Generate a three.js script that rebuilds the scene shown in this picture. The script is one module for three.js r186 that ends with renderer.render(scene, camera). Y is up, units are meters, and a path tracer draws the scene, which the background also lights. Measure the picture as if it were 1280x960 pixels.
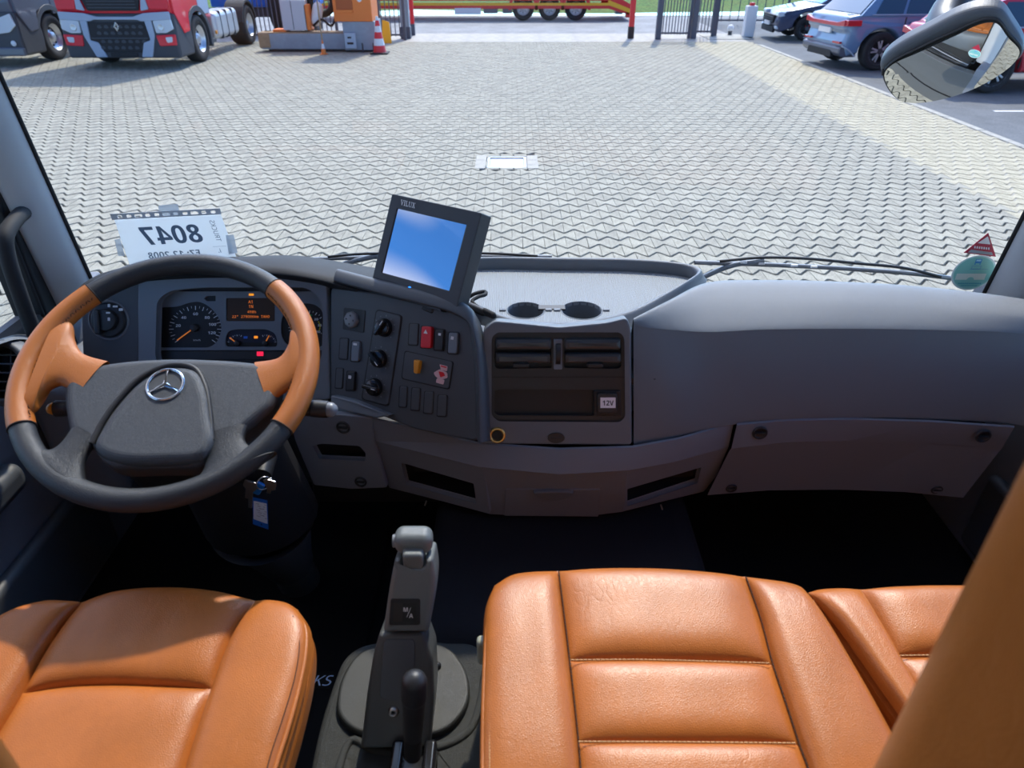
import * as THREE from 'three';
import { RoundedBoxGeometry } from 'three/addons/geometries/RoundedBoxGeometry.js';
import { mergeGeometries, mergeVertices, toCreasedNormals } from 'three/addons/utils/BufferGeometryUtils.js';
import { Sky } from 'three/addons/objects/Sky.js';

const V3 = THREE.Vector3, V2 = THREE.Vector2;
const vec = (x, y, z) => new V3(x, y, z);
const R = THREE.MathUtils.degToRad;

// ---------------------------------------------------------------- camera, sky, sun, exposure
const scene = new THREE.Scene();
const EYE = vec(0, 2.3, 0), FOCAL = 870, PITCH = R(32), SP = Math.sin(PITCH), CP = Math.cos(PITCH);
const camera = new THREE.PerspectiveCamera(2 * Math.atan(480 / FOCAL) * 180 / Math.PI, 1280 / 960, 0.02, 400);
camera.position.copy(EYE);
camera.rotation.set(-PITCH, 0, 0);
camera.focus = 1.8;
camera.userData.fStop = 6.3;
scene.add(camera);

const SUN_DIR = vec(0.14, 0.74, -0.6).normalize();
const SKY = 0.52, SUN = 4.6;
const sky = new Sky();
sky.name = 'sky';
sky.scale.setScalar(1000);
const su = sky.material.uniforms;
su.turbidity.value = 5; su.rayleigh.value = 0.9; su.mieCoefficient.value = 0.004; su.mieDirectionalG.value = 0.75;
su.sunPosition.value.copy(SUN_DIR).multiplyScalar(400000);
if (su.cloudCoverage) { su.cloudCoverage.value = 0.56; su.cloudDensity.value = 0.5; su.cloudScale.value = 0.0002; su.cloudElevation.value = 0.5; }
scene.add(sky);
const renderer = new THREE.WebGLRenderer({ antialias: true });
renderer.toneMapping = THREE.LinearToneMapping;
renderer.toneMappingExposure = 0.95;
renderer.shadowMap.enabled = true;
const skyScene = new THREE.Scene(); skyScene.add(sky.clone());
scene.environment = new THREE.PMREMGenerator(renderer).fromScene(skyScene).texture;
scene.environmentIntensity = SKY;
scene.backgroundIntensity = SKY;
const sun = new THREE.DirectionalLight(new THREE.Color(1, 0.9, 0.74), SUN);
sun.name = 'sun';
sun.position.copy(SUN_DIR).multiplyScalar(60).add(vec(0, 0, -14));
sun.target.position.set(0, 0, -14);
sun.castShadow = true; sun.shadow.mapSize.set(2048, 2048); sun.shadow.radius = 3;
Object.assign(sun.shadow.camera, { left: -24, right: 24, top: 24, bottom: -24, near: 1, far: 140 });
scene.add(sun, sun.target);

// ---------------------------------------------------------------- helpers
let seed = 12345;
const rnd = () => { seed = (seed * 1664525 + 1013904223) >>> 0; return seed / 4294967296; };
const rr = (a, b) => a + (b - a) * rnd();
// Sight lines of the survey: a direction per picture point, met with a plane of the room (y and z measured from the eye).
const ray = (u, v) => { const a = (u - 640) / FOCAL, b = -(v - 480) / FOCAL; return vec(a, -SP + b * CP, -CP - b * SP); };
const at = (u, v, t) => ray(u, v).multiplyScalar(t).add(EYE);
const PY = (u, v, y) => { const d = ray(u, v); return d.multiplyScalar(y / d.y).add(EYE); };
const PZ = (u, v, z) => { const d = ray(u, v); return d.multiplyScalar(z / d.z).add(EYE); };
const PX = (u, v, x) => { const d = ray(u, v); return d.multiplyScalar(x / d.x).add(EYE); };
const W = (x, y, z) => vec(x, y + EYE.y, z);

class Frame {                       // a flat face of the place: origin, two axes and a normal
  constructor(o, ex, ey) {
    this.o = o.clone(); this.ex = ex.clone().normalize();
    this.n = this.ex.clone().cross(ey).normalize(); this.ey = this.n.clone().cross(this.ex).normalize();
    this.m = new THREE.Matrix4().makeBasis(this.ex, this.ey, this.n).setPosition(this.o);
  }
  static three(o, px, py) { return new Frame(o, px.clone().sub(o), py.clone().sub(o)); }
  hit(u, v, lift = 0) {
    const d = ray(u, v), o = this.o.clone().addScaledVector(this.n, lift).sub(EYE);
    const p = d.multiplyScalar(o.dot(this.n) / d.dot(this.n)).add(EYE).sub(this.o);
    return [p.dot(this.ex), p.dot(this.ey)];
  }
  pt(x, y, z = 0) { return this.o.clone().addScaledVector(this.ex, x).addScaledVector(this.ey, y).addScaledVector(this.n, z); }
  px(list, lift = 0) { return list.map(([u, v, r]) => [...this.hit(u, v, lift), r]); }
  shift(d) { return new Frame(this.pt(0, 0, d), this.ex, this.ey); }
}
function roundShape(pts, r = 0, Cls = THREE.Shape) {
  const s = new Cls(), n = pts.length;
  for (let i = 0; i < n; i++) {
    const p = new V2(pts[i][0], pts[i][1]), a = new V2(...pts[(i + n - 1) % n].slice(0, 2)), b = new V2(...pts[(i + 1) % n].slice(0, 2));
    const q = pts[i][2] ?? r, da = a.clone().sub(p), db = b.clone().sub(p), l = Math.min(q, da.length() * 0.48, db.length() * 0.48);
    const p1 = p.clone().addScaledVector(da.normalize(), l), p2 = p.clone().addScaledVector(db.normalize(), l);
    if (i === 0) s.moveTo(p1.x, p1.y); else s.lineTo(p1.x, p1.y);
    if (l > 1e-6) s.quadraticCurveTo(p.x, p.y, p2.x, p2.y);
  }
  s.closePath();
  return s;
}
function splineShape(pts, Cls = THREE.Shape, n = 48) {
  const c = new THREE.CatmullRomCurve3(pts.map((p) => vec(p[0], p[1], 0)), true, 'centripetal');
  const s = new Cls(); s.setFromPoints(c.getPoints(n).slice(0, -1).map((p) => new V2(p.x, p.y))); s.closePath();
  return s;
}
const rectShape = (x0, y0, x1, y1, r = 0, Cls = THREE.Shape) => roundShape([[x0, y0], [x1, y0], [x1, y1], [x0, y1]], r, Cls);
// A plate on a frame, its front face at height `top` over the frame, `depth` thick, edges bevelled.
function plate(frame, shape, depth, top = 0, bevel = 0.0015, holes = [], seg = 2) {
  const s = shape.clone(); s.holes.push(...holes);
  const b = Math.min(bevel, depth * 0.49);
  const g = new THREE.ExtrudeGeometry(s, { depth: Math.max(1e-5, depth - 2 * b), bevelEnabled: b > 0, bevelThickness: b, bevelSize: b, bevelOffset: -b, bevelSegments: seg, curveSegments: 8 });
  g.translate(0, 0, top - depth + b);
  return g.applyMatrix4(frame.m);
}
const pxPlate = (frame, list, depth, top, r, bevel, holes) => plate(frame, roundShape(frame.px(list, top), r), depth, top, bevel, holes);
function boxUV(g) {                 // uv in metres by the main direction of each face
  g = g.index ? g.toNonIndexed() : g;
  const p = g.attributes.position, n = g.attributes.normal, uv = new Float32Array(p.count * 2);
  for (let i = 0; i < p.count; i++) {
    const f = i - (i % 3); let x = 0, y = 0, z = 0;
    for (let k = 0; k < 3; k++) { x += n.getX(f + k); y += n.getY(f + k); z += n.getZ(f + k); }
    x = Math.abs(x); y = Math.abs(y); z = Math.abs(z);
    const a = x > y && x > z ? [p.getZ(i), p.getY(i)] : y > z ? [p.getX(i), p.getZ(i)] : [p.getX(i), p.getY(i)];
    uv[i * 2] = a[0]; uv[i * 2 + 1] = a[1];
  }
  g.setAttribute('uv', new THREE.BufferAttribute(uv, 2));
  return g;
}
const join = (list) => mergeGeometries(list.map((g) => { const q = g.index ? g.toNonIndexed() : g.clone(); for (const k of Object.keys(q.attributes)) if (!['position', 'normal', 'uv'].includes(k)) q.deleteAttribute(k); return q; }));
const usedNames = new Map();
function numbered(name) { const n = usedNames.get(name) ?? 0; usedNames.set(name, n + 1); return n ? name + '_' + String(n).padStart(3, '0') : name; }
function mesh(name, geo, mat, parent, label) {
  if (Array.isArray(geo)) geo = join(geo);
  if (!mat.userData.keepUV) geo = boxUV(geo);
  const m = new THREE.Mesh(geo, mat);
  if (parent) { const k = parent.children.filter((c) => c.name.replace(/_\d{3}$/, '') === name).length; m.name = k ? name + '_' + String(k).padStart(3, '0') : name; } else m.name = numbered(name);
  m.castShadow = m.receiveShadow = true;
  if (label) m.userData.label = label;
  (parent ?? scene).add(m);
  return m;
}
function tag(o, label, category, group, kind) {
  if (label) o.userData.label = label;
  if (category) o.userData.category = category;
  if (group) o.userData.group = group;
  if (kind) o.userData.kind = kind;
  return o;
}
function thing(name, label, category, group) {
  const o = new THREE.Group(); o.name = numbered(name); scene.add(o);
  return tag(o, label, category, group);
}
function single(name, geo, mat, label, category, group) { return settle(tag(mesh(name, geo, mat), label, category, group)); }
const structure = (name, geo, mat, label) => tag(mesh(name, geo, mat), label, null, null, 'structure');
function settle(o) {                // moves the origin of a thing built in place to its base
  const b = new THREE.Box3().setFromObject(o), c = vec((b.min.x + b.max.x) / 2, b.min.y, (b.min.z + b.max.z) / 2);
  if (o.isMesh) { o.geometry.translate(-c.x, -c.y, -c.z); o.position.add(c); for (const k of o.children) k.position.sub(c); } else { o.position.add(c); for (const k of o.children) k.position.sub(c); }
  return o;
}
// Smooth surface through rows of points; sharp rows or columns are given twice.
function surface(rows, nu = 8, nv = 8, closedV = false) {
  const lines = rows.map((r) => new THREE.CatmullRomCurve3(r, closedV, 'centripetal').getPoints((closedV ? r.length : r.length - 1) * nv));
  const cols = lines[0].map((_, j) => new THREE.CatmullRomCurve3(lines.map((l) => l[j]), false, 'centripetal').getPoints((rows.length - 1) * nu));
  return gridGeo(cols[0].map((_, i) => cols.map((c) => c[i])));
}
function gridGeo(rows) {
  const h = rows.length, w = rows[0].length, p = new Float32Array(h * w * 3), idx = [], uv = new Float32Array(h * w * 2);
  rows.forEach((r, i) => r.forEach((q, j) => { q.toArray(p, (i * w + j) * 3); uv[(i * w + j) * 2] = j / (w - 1); uv[(i * w + j) * 2 + 1] = i / (h - 1); }));
  for (let i = 0; i + 1 < h; i++) for (let j = 0; j + 1 < w; j++) { const a = i * w + j; idx.push(a, a + 1, a + w, a + 1, a + w + 1, a + w); }
  const g = new THREE.BufferGeometry();
  g.setAttribute('position', new THREE.BufferAttribute(p, 3)); g.setAttribute('uv', new THREE.BufferAttribute(uv, 2)); g.setIndex(idx);
  g.computeVertexNormals();
  return g;
}
function quadFaces(rows, crease = 0.5) { return toCreasedNormals(gridGeo(rows), crease); }
function tube(pts, r, seg = 24, rad = 8, closed = false) {
  return new THREE.TubeGeometry(new THREE.CatmullRomCurve3(pts, closed, 'centripetal'), seg, r, rad, closed);
}
function rod(a, b, r0, r1 = r0, n = 16, open = false) {
  const d = b.clone().sub(a), g = new THREE.CylinderGeometry(r1, r0, d.length(), n, 1, open);
  g.applyQuaternion(new THREE.Quaternion().setFromUnitVectors(vec(0, 1, 0), d.clone().normalize()));
  const c = a.clone().add(b).multiplyScalar(0.5); return g.translate(c.x, c.y, c.z);
}
function capsule(a, b, r, n = 12) {
  const d = b.clone().sub(a), g = new THREE.CapsuleGeometry(r, d.length(), 6, n);
  g.applyQuaternion(new THREE.Quaternion().setFromUnitVectors(vec(0, 1, 0), d.clone().normalize()));
  const c = a.clone().add(b).multiplyScalar(0.5); return g.translate(c.x, c.y, c.z);
}
function turned(frame, profile, x, y, z = 0, n = 28) {   // a lathe standing on a frame
  const g = new THREE.LatheGeometry(profile.map((p) => new V2(p[0], p[1])), n); g.rotateX(Math.PI / 2); g.translate(x, y, z);
  return g.applyMatrix4(frame.m);
}
function block(x0, y0, z0, x1, y1, z1, r = 0.004, seg = 2) {
  const g = new RoundedBoxGeometry(Math.abs(x1 - x0), Math.abs(y1 - y0), Math.abs(z1 - z0), seg, Math.min(r, Math.abs(x1 - x0) / 2.01, Math.abs(y1 - y0) / 2.01, Math.abs(z1 - z0) / 2.01));
  return g.translate((x0 + x1) / 2, (y0 + y1) / 2, (z0 + z1) / 2);
}
const frameBlock = (frame, x0, y0, z0, x1, y1, z1, r, seg) => block(x0, y0, z0, x1, y1, z1, r, seg).applyMatrix4(frame.m);

// ---------------------------------------------------------------- procedural textures and materials
function noiseTex(size, fn, srgb = false) {
  const d = new Uint8Array(size * size * 4);
  for (let y = 0; y < size; y++) for (let x = 0; x < size; x++) {
    const c = fn(x / size, y / size), o = (y * size + x) * 4, a = Array.isArray(c) ? c : [c, c, c];
    for (let k = 0; k < 3; k++) d[o + k] = Math.max(0, Math.min(255, a[k] * 255)); d[o + 3] = 255;
  }
  const t = new THREE.DataTexture(d, size, size); t.wrapS = t.wrapT = THREE.RepeatWrapping; t.magFilter = THREE.LinearFilter; t.minFilter = THREE.LinearMipmapLinearFilter; t.generateMipmaps = true;
  if (srgb) t.colorSpace = THREE.SRGBColorSpace;
  t.needsUpdate = true; return t;
}
const hash = (x, y) => { let h = (x * 374761393 + y * 668265263) | 0; h = Math.imul(h ^ (h >>> 13), 1274126177); return ((h ^ (h >>> 16)) >>> 0) / 4294967296; };
function vnoise(x, y, n) {          // periodic value noise, n cells a side
  x *= n; y *= n; const ix = Math.floor(x), iy = Math.floor(y), fx = x - ix, fy = y - iy, s = fx * fx * (3 - 2 * fx), t = fy * fy * (3 - 2 * fy), m = (k) => ((k % n) + n) % n;
  const a = hash(m(ix), m(iy) + n * 7), b = hash(m(ix + 1), m(iy) + n * 7), c = hash(m(ix), m(iy + 1) + n * 7), d = hash(m(ix + 1), m(iy + 1) + n * 7);
  return a + (b - a) * s + (c - a) * t + (a - b - c + d) * s * t;
}
function worley(x, y, n) {          // distance to the second minus the first of scattered points: cell edges are 0
  x *= n; y *= n; const ix = Math.floor(x), iy = Math.floor(y); let a = 9, b = 9; const m = (k) => ((k % n) + n) % n;
  for (let j = -1; j < 2; j++) for (let i = -1; i < 2; i++) {
    const px = ix + i + hash(m(ix + i), m(iy + j) + 91), py = iy + j + hash(m(ix + i) + 53, m(iy + j)), d = Math.hypot(px - x, py - y);
    if (d < a) { b = a; a = d; } else if (d < b) b = d;
  }
  return b - a;
}
const rep = (t, m) => { const c = t.clone(); c.repeat.set(1 / m, 1 / m); c.needsUpdate = true; return c; };
const T = {
  grain: noiseTex(256, (x, y) => Math.min(1, worley(x, y, 34) * 1.6) * 0.7 + 0.3 * vnoise(x, y, 90)),
  leather: noiseTex(512, (x, y) => Math.min(1, worley(x, y, 44) * 1.5) * 0.55 + 0.25 * Math.min(1, worley(x + 0.3, y, 17) * 1.3) + 0.2 * vnoise(x, y, 6)),
  hide: noiseTex(768, (x, y) => {
    const wx = x + 0.05 * (vnoise(x, y, 5) - 0.5), wy = y + 0.05 * (vnoise(y, x, 5) - 0.5), f = (a) => a - Math.floor(a);
    const r = (1 - Math.abs(2 * vnoise(f(wx), f(wy), 11) - 1)) ** 10, m = Math.max(0, Math.min(1, (vnoise(f(x + 0.31), y, 4) - 0.5) * 4));
    const r2 = (1 - Math.abs(2 * vnoise(f(wx * 2), f(wy), 16) - 1)) ** 9;
    return 0.5 + 0.22 * Math.min(1, worley(x, y, 120) * 1.5) + 0.12 * vnoise(x, y, 7) - m * (0.12 * r + 0.22 * r2);
  }),
  mottle: noiseTex(256, (x, y) => 0.86 + 0.14 * (0.5 * vnoise(x, y, 5) + 0.3 * vnoise(x, y, 13) + 0.2 * vnoise(x, y, 60)), true),
  stone: noiseTex(256, (x, y) => { const k = 0.8 + 0.12 * vnoise(x, y, 9) + 0.16 * (vnoise(x, y, 110) - 0.5); return [k, k * 0.995, k * 0.975]; }, true),
  asphalt: noiseTex(256, (x, y) => 0.72 + 0.2 * vnoise(x, y, 120) + 0.1 * vnoise(x, y, 7), true),
  weave: noiseTex(256, (x, y) => 0.5 + 0.5 * Math.sin(x * 2 * Math.PI * 32 + Math.PI * Math.floor(y * 32 % 2)) * Math.sin(y * Math.PI * 32)),
  grass: noiseTex(128, (x, y) => { const k = vnoise(x, y, 40), j = vnoise(x, y, 6); return [0.25 + 0.22 * k + 0.1 * j, 0.36 + 0.24 * k, 0.16 + 0.12 * k]; }, true),
};
const mats = [];
function mat(o, Cls = THREE.MeshStandardMaterial) { const m = new Cls({ roughness: 0.6, ...o }); mats.push(m); return m; }
const phys = (o) => mat(o, THREE.MeshPhysicalMaterial);
const lin = (r, g, b) => new THREE.Color().setRGB(r, g, b);
const plastic = (c, rough = 0.55, bump = 0.00025) => mat({ color: c, roughness: rough, bumpMap: rep(T.grain, 0.035), bumpScale: bump });
const M = {
  dash: plastic(lin(0.155, 0.17, 0.19), 0.42, 0.0003),
  dashLow: plastic(lin(0.19, 0.205, 0.24), 0.66, 0.0003),
  panel: plastic(lin(0.07, 0.078, 0.09), 0.5, 0.0001),
  blackSatin: plastic(lin(0.022, 0.023, 0.026), 0.42, 0.00008),
  hoodBlack: plastic(lin(0.012, 0.013, 0.016), 0.72, 0.0002),
  housing: plastic(lin(0.042, 0.045, 0.05), 0.5, 0.0001),
  black: plastic(lin(0.012, 0.012, 0.014), 0.5, 0.0001),
  gloss: mat({ color: lin(0.012, 0.012, 0.014), roughness: 0.16 }),
  bezel: plastic(lin(0.17, 0.2, 0.24), 0.45, 0.0001),
  ventGloss: mat({ color: lin(0.06, 0.062, 0.066), roughness: 0.3 }),
  knobGrey: mat({ color: lin(0.2, 0.21, 0.23), roughness: 0.35 }),
  trim: plastic(lin(0.5, 0.51, 0.52), 0.65, 0.00025),
  rubber: mat({ color: lin(0.014, 0.014, 0.015), roughness: 0.8 }),
  tray: mat({ color: lin(0.3, 0.325, 0.34), roughness: 0.7, bumpMap: rep(T.weave, 0.11), bumpScale: 0.0012 }),
  tan: phys({ color: lin(0.53, 0.158, 0.026), roughness: 0.4, specularIntensity: 1, bumpMap: rep(T.hide, 0.3), bumpScale: 0.00075, map: rep(T.mottle, 0.4) }),
  tanRim: phys({ color: lin(0.5, 0.15, 0.024), roughness: 0.36, bumpMap: rep(T.leather, 0.05), bumpScale: 0.0003 }),
  blackLeather: phys({ color: lin(0.03, 0.033, 0.037), roughness: 0.4, bumpMap: rep(T.leather, 0.05), bumpScale: 0.0004 }),
  thread: mat({ color: lin(0.62, 0.36, 0.16), roughness: 0.7 }),
  threadDark: mat({ color: lin(0.03, 0.02, 0.015), roughness: 0.8 }),
  hub: plastic(lin(0.06, 0.066, 0.074), 0.42, 0.00035),
  chrome: mat({ color: lin(0.75, 0.77, 0.8), roughness: 0.13, metalness: 1 }),
  steel: mat({ color: lin(0.45, 0.46, 0.48), roughness: 0.35, metalness: 1 }),
  brass: mat({ color: lin(0.75, 0.5, 0.18), roughness: 0.3, metalness: 1 }),
  carpet: mat({ color: lin(0.0035, 0.0035, 0.0055), roughness: 1, bumpMap: rep(T.leather, 0.05), bumpScale: 0.001 }),
  console: plastic(lin(0.04, 0.042, 0.04), 0.55, 0.0008),
  pod: plastic(lin(0.02, 0.021, 0.019), 0.5, 0.0002),
  leverLit: plastic(lin(0.15, 0.163, 0.157), 0.36, 0.0002),  // lighter copy of lever: sunlight on the upper selector put into the colour
  lever: plastic(lin(0.085, 0.09, 0.09), 0.36, 0.00025),
  headliner: mat({ color: lin(0.42, 0.42, 0.4), roughness: 0.95 }),
  glass: phys({ color: lin(0.97, 0.985, 0.98), roughness: 0.01, transmission: 1, thickness: 0, ior: 1.45 }),
  white: mat({ color: lin(0.75, 0.76, 0.78), roughness: 0.6 }),
  red: mat({ color: lin(0.7, 0.015, 0.025), roughness: 0.35 }),
  amber: mat({ color: lin(0.75, 0.3, 0.02), roughness: 0.35 }),
  plate: phys({ color: lin(0.75, 0.76, 0.78), roughness: 0.3 }),
};
function canvasTex(w, h, draw) {
  const c = document.createElement('canvas'); c.width = w; c.height = h; const g = c.getContext('2d'); draw(g, w, h);
  const t = new THREE.CanvasTexture(c); t.colorSpace = THREE.SRGBColorSpace; t.anisotropy = 8; return t;
}
function printed(tex, o = {}) { const m = mat({ map: tex, roughness: 0.55, ...o }); m.userData.keepUV = true; return m; }
// A thin printed sheet between four corners (bl, br, tr, tl), texture upright on it, with a back and edges.
function sheet(bl, br, tr, tl, thick = 0.0006, nx = 1, ny = 1, bow = 0) {
  const n = br.clone().sub(bl).cross(tl.clone().sub(bl)).normalize(), rows = [];
  for (let j = 0; j <= ny; j++) { const r = []; for (let i = 0; i <= nx; i++) { const s = i / nx, t = j / ny; r.push(bl.clone().lerp(br, s).lerp(tl.clone().lerp(tr, s), t).addScaledVector(n, bow * Math.sin(Math.PI * s))); } rows.push(r); }
  const f = gridGeo(rows);
  const bk = f.clone(); bk.translate(-n.x * thick, -n.y * thick, -n.z * thick);
  const ix = bk.index.array; for (let i = 0; i < ix.length; i += 3) { const k = ix[i]; ix[i] = ix[i + 1]; ix[i + 1] = k; }
  bk.computeVertexNormals();
  const uvb = bk.attributes.uv; for (let i = 0; i < uvb.count; i++) uvb.setXY(i, 0.004, 0.004);
  return join([f, bk]);
}
// ---------------------------------------------------------------- the cab: floor, roof, walls, doors, pillars, glass
const XL = -0.95, XR = 1.08, YF = -1.22, YR = 0.64, ZB = 0.6;
const rb = (x0, y0, z0, x1, y1, z1, r = 0.006) => block(x0, y0 + EYE.y, z0, x1, y1 + EYE.y, z1, r);
const glassZ = (y) => -1.375 + (y + 0.6) * 0.135;       // rake of the windscreen
structure('floor', rb(XL - 0.06, YF - 0.06, -1.5, XR + 0.06, YF, ZB + 0.05), M.carpet, 'black carpeted cab floor');
{
  const H = { x0: -0.42, x1: 0.5, z0: -0.75, z1: -0.02 };  // hatch opening added out of view so daylight reaches the floor
  structure('ceiling', [rb(XL - 0.06, YR, -1.34, H.x0, YR + 0.05, ZB + 0.05), rb(H.x1, YR, -1.34, XR + 0.06, YR + 0.05, ZB + 0.05), rb(H.x0 - 0.01, YR, -1.34, H.x1 + 0.01, YR + 0.05, H.z0), rb(H.x0 - 0.01, YR, H.z1, H.x1 + 0.01, YR + 0.05, ZB + 0.05)], M.headliner, 'pale cab roof lining round the added hatch opening');
  structure('window_2', rb(H.x0 - 0.02, YR + 0.05, H.z0 - 0.02, H.x1 + 0.02, YR + 0.056, H.z1 + 0.02, 0.001), M.glass, 'added unseen roof hatch that lets daylight into the cab');
}
structure('wall_back', rb(XL - 0.06, YF, ZB, XR + 0.06, YR, ZB + 0.05), M.headliner, 'rear wall of the cab');
{
  const front = structure('wall_front', rb(XL - 0.06, YF - 0.5, -1.5, XR + 0.06, -0.7, -1.455), mat({ color: lin(0.09, 0.095, 0.1), roughness: 0.4 }), 'front panel of the truck cab under the windscreen');
  mesh('header', rb(XL - 0.02, 0.56, -1.36, XR + 0.02, YR + 0.03, -1.2), M.trim, front);
}
function makeDoor(n, x, out) {
  const g = new THREE.Group(); g.name = 'door_' + n; scene.add(g);
  tag(g, out < 0 ? 'left cab door with grey lower trim and window' : 'right cab door with grey lower trim and window', null, null, 'structure');
  const x0 = x, x1 = x + out * 0.06, S = -0.63, bx = (y0, z0, y1, z1, r, a = x0, b = x1) => rb(Math.min(a, b), y0, z0, Math.max(a, b), y1, z1, r);
  mesh('door_panel', bx(YF, -1.5, S, ZB), M.dashLow, g);
  mesh('window_frame', [bx(S - 0.1, -1.33, YR, -1.268, 0.006, x0 - out * 0.01, x1), bx(S, -0.2, YR, ZB), bx(0.5, -1.25, YR, -0.19)], M.rubber, g);
  mesh('window_seal', [bx(S, -1.3, 0.5, -1.262, 0.004, x0 - out * 0.006, x0 + out * 0.02), bx(S - 0.01, -1.25, S + 0.014, -0.2, 0.004, x0 - out * 0.012, x0 + out * 0.02)], M.rubber, g);
  mesh('glass_pane', bx(S - 0.01, -1.275, 0.51, -0.19, 0.001, x0 + out * 0.03, x0 + out * 0.034), M.glass, g);
  mesh('armrest', bx(-0.86, -1.02, -0.8, -0.2, 0.03, x0 - out * 0.045, x0), M.panel, g);
  mesh('door_pocket', bx(-1.18, -1.2, -0.98, -0.3, 0.02, x0 - out * 0.03, x0), M.panel, g);
  return g;
}
makeDoor(1, XL, -1); makeDoor(2, XR, 1);

function pillar(n, x, s, label) {     // s = -1 left, +1 right; x = edge at the glass
  const plan = [[0, -0.012], [0.003, 0.018], [0.02, 0.04], [0.036, 0.052], [0.046, 0.054], [0.12, 0.03], [0.12, -0.06], [0.02, -0.035]];
  const rows = [];
  for (let i = 0; i <= 14; i++) { const y = -0.66 + i * 0.093, z = glassZ(y); rows.push([...plan, plan[0]].map(([a, b]) => W(x + s * a, y, z + b + 0.02))); }
  if (s > 0) rows.forEach((r) => r.reverse());
  return structure('trim_' + n, quadFaces(rows, 0.7), M.trim, label);
}
const pl1 = pillar(1, -0.893, -1, 'grey left windscreen pillar trim');
const pl2 = pillar(2, 1.017, 1, 'grey right windscreen pillar trim');
{
  const c = PZ(49, 256, -1.335), g = new THREE.CylinderGeometry(0.019, 0.019, 0.004, 24); g.rotateX(Math.PI / 2); g.scale(0.5, 1.35, 1); g.rotateY(0.85); g.translate(c.x + 0.001, c.y, c.z);
  mesh('cover_cap', g, M.trim, pl1);
}
// windscreen: one wrapped pane, its rubber edge
const glassPt = (s, y, d = 0) => { const x = -0.9 + s * 1.924, k = 2 * s - 1; return W(x, y, glassZ(y) - 0.065 * (1 - k ** 4) - d); };
{
  const rows = [];
  for (let j = 0; j <= 10; j++) { const r = []; for (let i = 0; i <= 24; i++) r.push(glassPt(i / 24, -0.72 + j * 0.132)); rows.push(r); }
  const f = gridGeo(rows);
  const w = structure('window_1', f, M.glass, 'wide windscreen of the truck cab');
  const edge = []; for (let i = 0; i <= 24; i++) edge.push(glassPt(i / 24, -0.7, -0.004));
  const l = [0, 1, 2, 3, 4, 5].map((i) => glassPt(0.003, -0.7 + i * 0.25, -0.006)), r = [0, 1, 2, 3, 4, 5].map((i) => glassPt(0.997, -0.7 + i * 0.25, -0.006));
  mesh('window_seal', [tube(edge, 0.009, 48, 6), tube(l, 0.006, 20, 6), tube(r, 0.006, 20, 6)], M.rubber, w);
}
// grab handle on the left pillar
{
  const t = thing('grab_handle', 'black curved grab handle beside the left windscreen pillar', 'handle');
  const X = -0.925, p = [PX(34, 262, X - 0.006), PX(20, 274, X + 0.012), PX(7, 296, X + 0.022), PX(9, 318, X + 0.022), PX(26, 372, X + 0.02), PX(46, 424, X + 0.016), PX(62, 462, X + 0.01), PX(70, 486, X - 0.01)];
  mesh('bar', tube(p, 0.0135, 60, 14), M.hoodBlack, t);
  const f = new THREE.SphereGeometry(1, 16, 10); f.scale(0.012, 0.03, 0.018); f.translate(p[0].x, p[0].y + 0.004, p[0].z);
  mesh('mount', f, M.black, t);
  settle(t);
}
// door mirror outside the left window
{
  const t = thing('door_mirror', 'black exterior door mirror outside the left cab window', 'mirror');
  mesh('housing', rb(-1.44, -0.95, -1.5, -1.22, -0.2, -1.38, 0.04), M.black, t);
  mesh('mirror_glass', rb(-1.42, -0.92, -1.382, -1.24, -0.24, -1.372, 0.004), M.chrome, t);
  mesh('bracket', rod(W(-1.26, -0.3, -1.43), W(-1.0, -0.3, -1.4), 0.014), M.black, t); mesh('bracket', rod(W(-1.26, -0.88, -1.43), W(-1.0, -0.88, -1.4), 0.014), M.black, t);
  settle(t);
}
// ---------------------------------------------------------------- dashboard
const dash = thing('dashboard', 'grey plastic truck dashboard with instruments, switches, vents and storage tray', 'dashboard');
const KF = Frame.three(W(0, -0.77, -1.015), W(1, -0.77, -1.015), W(0, -0.55, -1.076));           // centre stack face
const DA = PY(410, 357, -0.55), DB = PY(600, 402, -0.55), DC = PY(410, 500, -0.75);
const DF = Frame.three(DA, DB, DC.clone().addScaledVector(DC.clone().sub(DA), -2));              // driver's switch panel
const CF = Frame.three(DA, DA.clone().add(vec(1, 0, 0)), DC.clone().addScaledVector(DC.clone().sub(DA), -2)); // instrument cluster face
const A = (list, f, depth, top, r, bevel, holes) => pxPlate(f, list, depth, top, r, bevel, holes);
const hole = (f, list, r, lift = 0) => roundShape(f.px(list, lift), r, THREE.Path);
const q4 = (u0, v0, u1, v1) => [[u0, v0], [u1, v0], [u1, v1], [u0, v1]];
// dark recess behind a hole: an open-fronted box following the outline
function recess(frame, list, r, depth, matl, parent, name = 'recess', lift = 0) {
  const s = roundShape(frame.px(list, lift), r), pts = s.getPoints(6), rows = [[], []];
  for (const p of [...pts, pts[0]]) { rows[0].push(frame.pt(p.x, p.y, lift)); rows[1].push(frame.pt(p.x, p.y, lift - depth)); }
  const back = new THREE.ShapeGeometry(s, 6); back.translate(0, 0, lift - depth); back.applyMatrix4(frame.m);
  return mesh(name, [quadFaces(rows, 0.6), back], matl, parent);
}

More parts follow.
